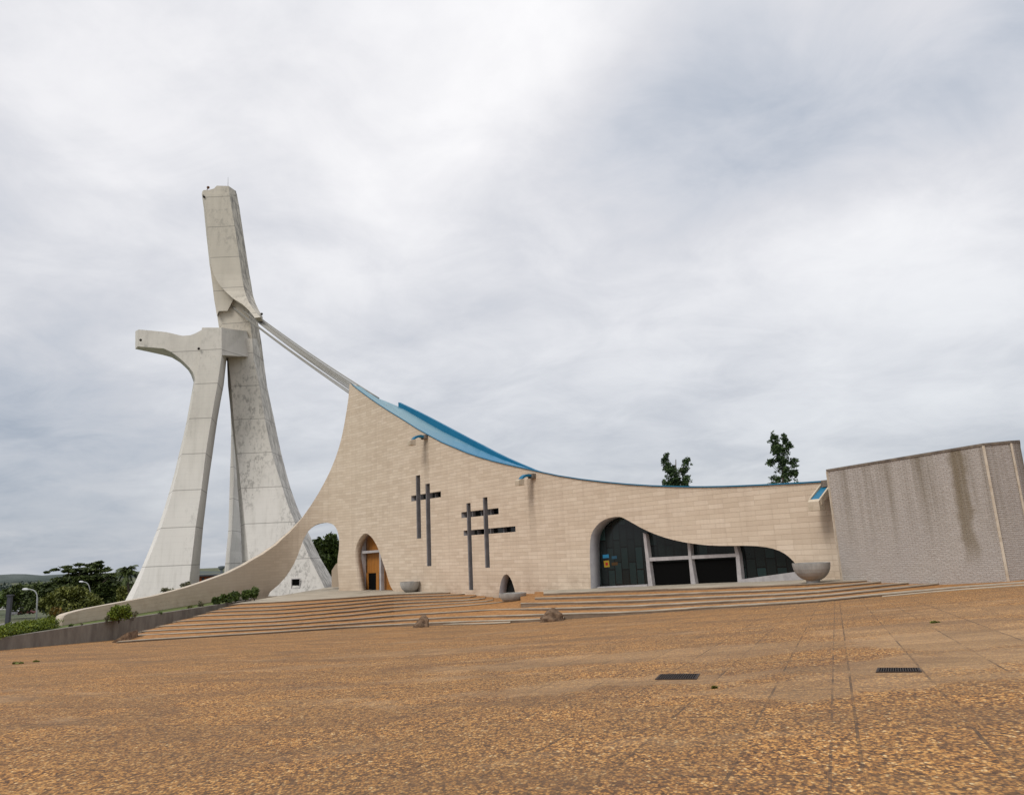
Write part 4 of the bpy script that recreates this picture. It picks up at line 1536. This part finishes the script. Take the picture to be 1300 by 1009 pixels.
slim(858, 575, [(845.5, 579, 3.2, 4.5, .5), (846, 590, 5, 5, .8), (851, 600, 7, 7, 1.4), (859, 611, 12, 8, 2.6), (867, 597, 5.5, 7, 1.3), (872, 588, 3.5, 7, .9), (855, 596, 3, 6, .5), (843, 584, 3, 3, .3), (847, 613, 5, 6, .8), (870, 611, 5, 7, .9)],
     'shorter slim dark tree with a forked top, rising behind the dip of the roof')
slim(994, 550, [(984, 556, 4.5, 5.5, .8), (983, 562, 5, 6, .7), (995, 557, 3.6, 6, .7), (991, 571, 8, 9, 1.8), (1001, 566, 4, 7, .8), (993, 584, 10, 9, 2.4), (979, 586, 5, 3.5, .6), (975.5, 587, 2.5, 2, .2), (1009, 586, 4.5, 6, .8), (998, 600, 10, 10, 2.6), (1010, 601, 3.5, 7, .6), (986, 608, 5, 4, .6), (984, 573, 5, 4, .5)],
     'taller slim dark tree rising behind the roof near the grey annex')

# trees seen through the big arch
for (px, py, r, lab) in ((404, 692, 11, 'leafy tree seen at the left side of the big arch'), (423, 688, 13, 'leafy tree filling the right side of the big arch')):
    Y = 196 if px < 410 else 188
    s = Y / 1000
    b0 = P(px, 745, Y); b0.z = -10
    bl = []
    for k in range(16):
        dx, dy = random.uniform(-1, 1) * r * .7, random.uniform(-.4, 2.6) * r
        c = P(px + dx, py + dy, Y + random.uniform(-3, 3)); bl.append((c.x, c.y, c.z, r * .62 * s, r * .6 * s, r * .6 * s, 1))
    c = P(px, 720, Y); bl.append((c.x, c.y, c.z, r * 1.4 * s, r * s, 20 * s, 3))
    tree('leafy_tree', b0, [b0, P(px, 735, Y), P(px, 705, Y)], [.4, .3, .15], bl, 6000, .45, LF_MID, lab, group='trees behind the big arch')

# flat-topped spreading tree on the left
Y = 185; s = Y / 1000
b0 = P(103, 790, Y); b0.z = -11
specs = [(70, 741, 12, 2.2), (82, 735, 14, 2.4), (96, 730, 13, 2.2), (108, 723, 12, 2.2), (118, 717, 9, 1.8), (126, 713.5, 5, 1.2), (130, 724, 9, 1.8), (136, 722, 4, 1),
         (112, 733, 18, 3), (62, 748, 10, 2.2), (90, 745, 22, 4), (120, 742, 20, 4), (84, 719.5, 7, 1), (70, 723, 5, .9), (100, 716.5, 6, 1), (102, 752, 22, 7), (140, 730, 8, 1.4), (124, 752, 18, 8), (75, 756, 14, 6), (60, 726, 3, .6),
         (55, 745, 12, 4), (68, 750, 12, 6), (88, 738, 16, 4), (106, 737, 16, 5), (122, 733, 14, 5), (134, 735, 12, 4), (112, 760, 20, 9), (90, 724, 10, 2), (112, 724, 10, 3), (124, 719, 7, 2), (140, 745, 12, 8)]
bl = []; lm = []
for (x, y, rx, ry) in specs:
    c = P(x, y, Y + random.uniform(-3, 3)); bl.append((c.x, c.y, c.z, rx * s, rx * s * .8, ry * s, rx * ry / 12 + .4))
    lm.append([P(103, 768, Y), c])
tree('spreading_tree', b0, [b0, P(103, 775, Y), P(103, 762, Y)], [.6, .5, .35], bl, 17000, .5, LF_DARK,
     'large dark spreading tree with layered flat branches behind the swept wall end', flat=.6, limbs=lm[::2])

# rounded olive tree in front of it
Y = 150; s = Y / 1000
b0 = P(92, 800, Y); b0.z = -10.5
bl = []
for k in range(15):
    t = k / 14
    x = 58 + 64 * t
    y = 768 - 17 * sin(pi * (t * .9 + .06))
    c = P(x, y, Y + random.uniform(-2, 2)); bl.append((c.x, c.y, c.z, 8.5 * s, 8 * s, 6.5 * s, 1))
c = P(92, 772, Y); bl.append((c.x, c.y, c.z, 32 * s, 20 * s, 15 * s, 6))
tree('rounded_tree', b0, [b0, P(92, 775, Y)], [.35, .2], bl, 9000, .3, LF_OLIVE, 'rounded olive green tree left of the swept wall end')

# palm
Y = 200
b0 = P(163, 790, Y); b0.z = -11.5
e = empty('palm_tree', b0)
tag(e, 'dark palm with drooping fronds beside the left tower leg', 'palm tree')
ct = P(161, 726, Y)
bm = bmesh.new(); tube(bm, [b0, b0.lerp(ct, .5) + Vector((.4, 0, 0)), ct], [.4, .3, .25], 8)
from_bm('trunk', bm, BARK, e, smooth=True)
bm = bmesh.new()
for k in range(46):
    az = random.uniform(0, 2 * pi); L = random.uniform(3.0, 4.6); el = random.uniform(.1, 1.2)
    pts = []
    for i in range(9):
        t = i / 8
        h = L * t * cos(el * (1 - t * .3)); zz = L * t * sin(el) - 2.6 * t * t * (1.3 - el * .4)
        pts.append(ct + Vector((h * cos(az), h * sin(az), zz)))
    side = Vector((-sin(az), cos(az), 0))
    for i in range(8):
        for u in range(3):
            p = pts[i].lerp(pts[i + 1], u / 3)
            for sg in (-1, 1):
                tip = p + side * sg * (.95 * (1 - .5 * i / 8)) + Vector((0, 0, -.55)) + (pts[i + 1] - pts[i]) * .5
                a = bm.verts.new(p); b2 = bm.verts.new(p + (pts[i + 1] - pts[i]) * .4); c2 = bm.verts.new(tip)
                bm.faces.new((a, b2, c2))
from_bm('fronds', bm, LF_DARK, e, recalc=False)

# bushes and trees filling the left background
def bush(name, px, pyb, wpx, hpx, Y, n, size, m, lab, cat='bush', group=None, z=None, nb=9):
    s = Y / 1000
    c0 = P(px, pyb, Y)
    e = empty(name, c0)
    tag(e, lab, cat, group)
    bl = []
    for k in range(nb):
        c = P(px + random.uniform(-.38, .38) * wpx, pyb - hpx * random.uniform(.25, .78), Y + random.uniform(-.25, .25) * wpx * s)
        bl.append((c.x, c.y, c.z, wpx * .22 * s, wpx * .2 * s, hpx * .24 * s, 1))
    c = P(px, pyb - hpx * .4, Y); bl.append((c.x, c.y, c.z, wpx * .42 * s, wpx * .3 * s, hpx * .42 * s, 2))
    leaves('foliage', bl, n, size, m, e)
    bm = bmesh.new()
    for k in range(4):
        tube(bm, [c0 + Vector((0, 0, -.3)), P(px + random.uniform(-.25, .25) * wpx, pyb - hpx * .5, Y)], [.05 * wpx * s * .3 + .01, .01], 5)
    from_bm('stem', bm, BARK, e)
    return e


bush('dark_tree', 150, 778, 40, 42, 225, 3500, .55, LF_DARK, 'dark leafy tree mass directly below the palm', 'tree')
bush('dark_tree', 126, 775, 40, 30, 240, 2500, .55, LF_DARK, 'dark leafy tree low between palm and spreading tree', 'tree')
bush('dark_tree', 30, 775, 40, 34, 230, 2500, .6, LF_DARK, 'dark leafy tree on the far left behind the lamp post', 'tree')
bush('dark_tree', 62, 776, 48, 40, 215, 4200, .55, LF_DARK, 'dark leafy tree mass left of the rounded olive tree', 'tree')
bush('dark_tree', 174, 776, 34, 40, 215, 3500, .5, LF_DARK, 'dark leafy tree right behind the left tower leg', 'tree')
bush('dark_tree', 8, 770, 36, 24, 260, 2200, .6, LF_MID, 'mid green tree at the extreme left behind the low white building', 'tree')
bush('flowering_tree', 155, 768, 14, 25, 170, 700, .35, LF_OLIVE, 'yellowish tree between the palm and the left tower leg', 'tree')
bush('croton_bush', 73, 794, 17, 24, 84, 900, .16, LF_CROTON, 'orange and green leaved bush against the end of the swept wall')
bush('clipped_bush', 151, 787, 31, 22, 80.5, 4200, .09, LF_BRIGHT, 'bright green rounded bush on the planting bed in front of the swept wall')
bush('low_plant', 137, 789.5, 9, 9, 79.5, 160, .10, LF_DRY, 'sparse dry plant just left of the bright rounded bush', 'plant')
bush('low_plant', 169, 784, 12, 9, 84, 160, .10, LF_DRY, 'sparse dry plant just right of the bright rounded bush', 'plant')
bush('low_plant', 90, 796.5, 6, 5, 75.3, 140, .09, LF_MID, 'small green plant by the end of the swept wall', 'plant')
bush('low_plant', 104, 793.5, 3.4, 4, 76, 60, .07, LF_DRY, 'tiny brown plant beside the end of the swept wall', 'plant')
bush('low_plant', 203, 779.5, 6, 3.5, 90, 90, .09, LF_MID, 'tiny green tuft on the bed right of the rounded bush', 'plant')
bush('low_plant', 241, 774, 8, 6, 99, 160, .12, LF_OLIVE, 'small green tuft in the middle of the planting bed', 'plant')
bush('low_plant', 255, 771, 8, 9, 101, 160, .12, LF_DRY, 'dry upright tuft left of the low green shrubs', 'plant')
for (x, y, w, h, Y, lab) in ((275, 767, 13, 10, 105, 'leftmost of the low dark green shrubs on the upper bed'), (287, 764.5, 14, 12, 107, 'second low green shrub from the left on the upper bed'),
                             (299, 762.5, 14, 13, 108.5, 'third low green shrub from the left on the upper bed'), (312, 760.5, 13, 13, 110, 'fourth low green shrub from the left on the upper bed'),
                             (323, 759.5, 14, 16, 111, 'rightmost and tallest of the low green shrubs on the upper bed')):
    bush('low_shrub', x, y, w, h, Y, 900, .16, LF_MID, lab, 'shrub', 'low shrubs on the upper planting bed')
# wild grass on the wall at the foot of the left leg
c = P(234, 744.6, 100)
for (x, y, w, h, Y, lab) in ((236, 743.5, 14, 8, 146, 'taller tuft of dry grass at the foot of the left tower leg'), (214, 750, 20, 5, 144, 'low strip of dry grass at the foot of the left tower leg')):
    bush('grass_tuft', x, y + 3, w, h + 2, Y, 350, .2, LF_DRY, lab, 'grass')

for (x, y, w, h, lab) in ((1186, 790.5, 14, 3.0, 'low green weed patch on the right of the plaza'), (22, 842.5, 20, 3.4, 'flat green weed patch near the left edge of the plaza'), (46, 840, 8, 2.6, 'tiny green weed just right of the flat weed patch at left'),
                          (907, 873.5, 7, 4, 'small weed in the paving between the two drain grates'), (306, 805.6, 9, 3, 'weed sprouting at the foot of the steps on the left')):
    c_ = plaza_pt(x, y)
    bush('weed_tuft', x, y + .4, w * .8, h * .7, c_.y, 110, .03 * c_.y / 20 + .01, LF_OLIVE, lab, 'weed')

# hedge: clipped length
hp = [P(-12, 812, 64), P(20, 806, 68), P(45, 801, 72), P(70, 795, 76)]
e = empty('clipped_hedge', hp[1]); tag(e, 'long bright green clipped hedge behind the low dark wall at far left', 'hedge')
bl = []
for i in range(30):
    t = i / 29 * 3
    k = min(2, int(t)); c = hp[k].lerp(hp[k + 1], t - k)
    ctop = c.copy()
    bl.append((c.x - .6, c.y, -4.50, 1.0, 1.1, .62, 1))
leaves('foliage', bl, 16000, .09, LF_BRIGHT, e)
bm = bmesh.new()
for i in range(10):
    t = i / 9 * 3; k = min(2, int(t)); c = hp[k].lerp(hp[k + 1], t - k)
    bm = bmesh.new()
    tube(bm, [Vector((c.x - .6, c.y, -5.0)), Vector((c.x - .6, c.y, -4.3))], .04, 5)
    from_bm('stem', bm, BARK, e)

# ================================================================== LAMP POSTS
def lamp_post(base_px, top_px_, arm_px, Y, gz, lab):
    b0 = P(base_px[0], base_px[1], Y); b0.z = gz
    t0 = P(top_px_[0], top_px_[1], Y); a0 = P(arm_px[0], arm_px[1], Y)
    e = empty('street_lamp', b0); tag(e, lab, 'street lamp')
    bm = bmesh.new()
    pts = [b0, b0.lerp(t0, .85)]
    q0 = b0.lerp(t0, .85); ctrl_ = Vector((t0.x, t0.y, a0.z))
    for k in range(1, 9):
        t = k / 8
        pts.append(q0 * (1 - t) ** 2 + ctrl_ * 2 * t * (1 - t) + a0 * t * t)
    tube(bm, pts, [.12] * 2 + [.09] * 8, 8)
    from_bm('pole', bm, METAL, e, smooth=True)
    d = (a0 - pts[-2]).normalized()
    bm = bmesh.new()
    tube(bm, [a0 - d * .1, a0 + d * .25, a0 + d * .7, a0 + d * .95], [.1, .2, .2, .1], 8)
    from_bm('lamp_head', bm, mat('lamp_glass', (.55, .56, .58), .3), e, smooth=True)


lamp_post((46.8, 792), (47.6, 752), (36, 748), 128, -9.5, 'near street lamp with a curved arm in front of the dark trees')
lamp_post((114.5, 775), (114.5, 752), (106, 738.5), 175, -11, 'farther street lamp half hidden among the dark trees')
# dark gate post
bm = bmesh.new(); p = P(9.5, 792, 95)
box(bm, Vector((p.x, p.y, -4.9)), (.42, .42, 5.2)); box(bm, Vector((p.x, p.y, -2.22)), (.6, .6, .16))
o = from_bm('gate_post', bm, mat('dark_post', (.05, .05, .065), .6)); tag(o, 'dark square post beyond the hedge at the far left edge', 'post')

# ================================================================== DISTANT THINGS
WHITE = simple_noise('white_wall', (.45, .45, .44), (.58, .57, .55), .3, bump=0)
ROAD = simple_noise('asphalt', (.13, .12, .12), (.18, .17, .16), .2, bump=0)
bm = bmesh.new()
ra, rb = P(-40, 782, 190), P(75, 778, 215)
zr = -11.3
dv = Vector((0, 16, 0))
q = [Vector((ra.x, ra.y, zr)), Vector((rb.x + 30, rb.y, zr)), Vector((rb.x + 30, rb.y + 16, zr)), Vector((ra.x, ra.y + 16, zr))]
prism(bm, q, [p - Vector((0, 0, .3)) for p in q])
o = from_bm('road', bm, ROAD); tag(o, kind='structure')
bm = bmesh.new()
p = P(8, 764, 300)
q = [P(-30, 771, 300), P(21, 769, 300), P(21, 765, 300), P(-30, 766, 300)]
for v in q[:2]: v.z = -13
prism(bm, q, [v + Vector((0, 12, 0)) for v in q])
e = empty('low_building', p); tag(e, 'low white building on the far left beyond the road', 'building')
from_bm('wall', bm, WHITE, e)
bm = bmesh.new()
q = [P(-31, 766.6, 299), P(22, 765.4, 299), P(22, 763.6, 299), P(-31, 764.8, 299)]
prism(bm, q, [v + Vector((0, 14, 0)) for v in q]); from_bm('roof', bm, simple_noise('grey_sheet', (.2, .2, .2), (.3, .3, .29), .3, bump=0), e)


def car(px, py, Y, col, lab):
    c = P(px, py, Y)
    e = empty('parked_car', c); tag(e, lab, 'car')
    M = mat('car_paint', col, .3, .5)
    bm = bmesh.new()
    prof = [(-2.1, .3), (-2.1, .8), (-1.3, .95), (-.8, 1.4), (.7, 1.4), (1.3, .95), (2.1, .85), (2.15, .3)]
    f = [c + Vector((a, -.85, b)) for a, b in prof]
    prism(bm, f, [p + Vector((0, 1.7, 0)) for p in f]); from_bm('body', bm, M, e)
    bm = bmesh.new()
    prof = [(-1.1, .97), (-.72, 1.32), (.62, 1.32), (1.1, .97)]
    f = [c + Vector((a, -.87, b)) for a, b in prof]
    prism(bm, f, [p + Vector((0, 1.74, 0)) for p in f]); from_bm('side_window', bm, GLASS, e)
    for a in (-1.3, 1.3):
        for y_ in (-.9, .7):
            bm = bmesh.new()
            tube(bm, [c + Vector((a, y_, .32)), c + Vector((a, y_ + .2, .32))], .32, 14)
            from_bm('wheel', bm, BLACK, e)


car(34, 779.5, 235, (.20, .022, .02), 'small red car on the road beyond the hedge')
car(20, 780.5, 236, (.25, .25, .27), 'small grey car on the road left of the red car')

# red and dark building seen between the tower legs
Y = 330
e = empty('long_building', P(285, 733, Y)); tag(e, 'low red and orange building with a dark flat roof, seen between the tower legs', 'building')
bm = bmesh.new()
q = [P(238, 745, Y), P(300, 742, Y), P(300, 729.6, Y), P(238, 732.2, Y)]
prism(bm, q, [v + Vector((0, 15, 0)) for v in q])
from_bm('wall', bm, simple_noise('red_wall', (.20, .05, .03), (.42, .13, .05), .25, bump=0), e)
bm = bmesh.new()
q = [P(236, 732, Y - 2), P(302, 729.3, Y - 2), P(302, 727.6, Y - 2), P(236, 730.2, Y - 2)]
prism(bm, q, [v + Vector((0, 19, 0)) for v in q])
from_bm('roof', bm, mat('dark_roof', (.06, .065, .07), .7), e)
for x in range(256, 300, 6):
    bm = bmesh.new()
    q = [P(x, 737, Y - .3), P(x + 2.6, 736.9, Y - .3), P(x + 2.6, 733.2, Y - .3), P(x, 733.3, Y - .3)]
    prism(bm, q, [v + Vector((0, .6, 0)) for v in q])
    from_bm('window', bm, mat('window_dark', (.04, .04, .045), .3), e)
# water tower
Y = 700
e = empty('water_tower', P(282, 728, Y)); tag(e, 'tiny far-off mushroom shaped water tower between the tower legs', 'water tower')
WT = mat('far_concrete', (.14, .16, .18), .9)
bm = bmesh.new(); tube(bm, [P(281, 735, Y), P(281.2, 722, Y)], [1.1, 1.0], 12); from_bm('stem', bm, WT, e)
bm = bmesh.new(); tube(bm, [P(281.2, 723.5, Y), P(281.2, 721, Y), P(281.2, 718.6, Y), P(281.2, 718, Y)], [1.0, 2.6, 2.9, 1.0], 16); from_bm('tank', bm, WT, e)
# small tan garden wall behind the arch
bm = bmesh.new()
q = [P(421, 745, 146.5), P(436, 745, 142), P(436, 709, 142), P(426, 716, 145), P(421, 724, 146.5)]
prism(bm, q, [v + Vector((.3, .6, 0)) for v in q])
o = from_bm('garden_wall', bm, FAC); tag(o, 'tapering tan wall glimpsed at the right edge of the big arch', 'wall')

# far wooded hills
FARM = simple_noise('wooded_hill', (.035, .05, .045), (.07, .085, .08), .012, bump=0)
bm = bmesh.new()
hz = []
for k in range(160):
    x = -2600 + k * 26
    zt2 = -3 + 4 * sin(k * .13 + .8) + 3 * sin(k * .37) + 2.0 * sin(k * 1.3) + random.uniform(-1.5, 1.5)
    if x > -900: zt2 -= 7
    hz.append((x, zt2))
rings = [[Vector((x, 1500, -16)), Vector((x, 1560, z)), Vector((x, 1700, z + 1)), Vector((x, 1900, -16))] for x, z in hz]
loft(bm, rings)
o = from_bm('far_hills', bm, FARM, smooth=True); tag(o, kind='structure')
hd = []
for k in range(40):
    px = -20 + k * 2.6 + random.uniform(-1, 1)
    c = P(px, 747 + random.uniform(-4, 7), 600 + random.uniform(-60, 60)); r = random.uniform(4, 8)
    hd.append((c.x, c.y, c.z - 2, r * 1.4, r, r * .8, 1))
o = leaves('distant_woods', hd, 12000, 1.2, LF_FAR)
tag(o, kind='stuff'); o['label'] = 'hazy distant tree belt at the left edge'; o['category'] = 'woods'

# ================================================================== WORLD
w = bpy.data.worlds.new('World')
scene.world = w
w.use_nodes = True
t = NT(w.node_tree)
bg = w.node_tree.nodes['Background']
SUN_DIR = Vector((-.50, -.62, .78)).normalized()
elev = math.asin(SUN_DIR.z)
azim = atan2(SUN_DIR.x, SUN_DIR.y)
sky = t.n('ShaderNodeTexSky', sky_type='NISHITA')
sky.sun_disc = False
sky.sun_elevation = elev
sky.sun_rotation = azim
gen = t.n('ShaderNodeTexCoord').outputs['Generated']
dirv = t.vmath('NORMALIZE', gen)
x, y, z = t.sep(dirv)
zc = t.math('MAXIMUM', z, 0.0)
# cloud sheet coordinates (projected on a high plane, flattened towards the horizon)
inv = t.math('DIVIDE', 1.0, t.math('ADD', zc, .22))
pl2 = t.comb(t.math('MULTIPLY', x, inv), t.math('MULTIPLY', y, inv), 0)
wn = t.n('ShaderNodeTexNoise'); t.put(wn.inputs['Vector'], pl2); wn.inputs['Scale'].default_value = 1.1; wn.inputs['Detail'].default_value = 5
warp = t.vmath('SCALE', t.vmath('SUBTRACT', wn.outputs['Color'], (.5, .5, .5)), scale=.30)
n1 = t.noise(t.vmath('ADD', pl2, warp), 1.25, 9, .56, .3)
n2 = t.noise(t.mapping(pl2, (1, 1, 1), loc=(4, 7, 0)), 3.6, 7, .6, .5)
nl = t.math('ADD', t.math('MULTIPLY', t.math('SUBTRACT', n1, .5), 1.0), t.math('MULTIPLY', t.math('SUBTRACT', n2, .5), .55))
# broad banks of cloud
wd = t.vmath('NORMALIZE', t.vmath('ADD', dirv, t.vmath('SCALE', warp, scale=.55)))
acc = nl
for (px, py, deg, k) in ((330, 60, 14, .10), (120, 180, 12, .06), (540, 190, 6, .12), (80, 360, 9, .05), (690, 205, 4.5, -.10), (790, 160, 5.5, -.13), (890, 130, 6, -.12), (1000, 120, 6.5, -.11), (1110, 130, 7, -.11),
                         (850, 235, 5, -.10), (980, 205, 5, -.11), (1200, 110, 6, -.06), (1020, 330, 9, .12), (1210, 250, 6, .14), (780, 310, 6, .09), (1130, 300, 7, .10), (610, 100, 6, .12), (690, 30, 6, .12), (460, 330, 6, .04), (350, 480, 7, .02),
                         (640, 330, 5, -.06), (500, 250, 4, -.05), (60, 550, 8, -.10), (20, 600, 6, -.14), (140, 620, 7, -.05), (150, 505, 4, -.07), (430, 420, 5, .03), (820, 400, 9, .06), (1310, 5, 2.5, -.2),
                         (250, 200, 6, -.03), (90, 470, 5, -.04), (1100, 420, 10, .06), (960, 560, 10, .05), (500, 560, 7, .03), (560, 420, 5, .03)):
    d = ray(px, py).normalized()
    c = t.vmath('DOT_PRODUCT', wd, tuple(d), out=1)
    kk = 1 / (1 - cos(radians(deg)))
    e_ = t.math('EXPONENT', t.math('MULTIPLY', t.math('SUBTRACT', c, 1.0), kk * .8))
    acc = t.math('ADD', acc, t.math('MULTIPLY', e_, k))
lum = t.math('ADD', acc, .465)
cloud = t.ramp(lum, [(.08, (.43, .47, .54)), (.28, (.57, .59, .64)), (.42, (.65, .655, .69)), (.52, (.715, .715, .742)), (.62, (.78, .775, .795)), (.78, (.86, .852, .862)), (.95, (.91, .90, .905))])
# darker, bluer towards the horizon
hz_ = smooth_step(t, z, -.02, .50)
hcol = t.mix(hz_, (.70, .73, .76), (1.0, 1.0, 1.0))
cloud = t.mix(1.0, cloud, hcol, 'MULTIPLY')
# thicker, brighter overcast high up
zen = smooth_step(t, z, .55, .95)
cloud = t.mix(zen, cloud, (1.25, 1.25, 1.25))
cl = t.vmath('SCALE', cloud, scale=8.8)
fin = t.mix(.94, sky.outputs[0], cl)
t.put(bg.inputs['Color'], fin)
bg.inputs['Strength'].default_value = .122

sl = bpy.data.lights.new('sun', 'SUN')
sl.energy = 1.5
sl.angle = radians(22)
sl.color = (1, .955, .88)
so = bpy.data.objects.new('sun', sl)
C.objects.link(so)
so.rotation_euler = SUN_DIR.to_track_quat('Z', 'Y').to_euler()

vs_ = scene.view_settings
vs_.view_transform = 'Standard'
vs_.look = 'None'
vs_.exposure = 0.12
vs_.gamma = 1
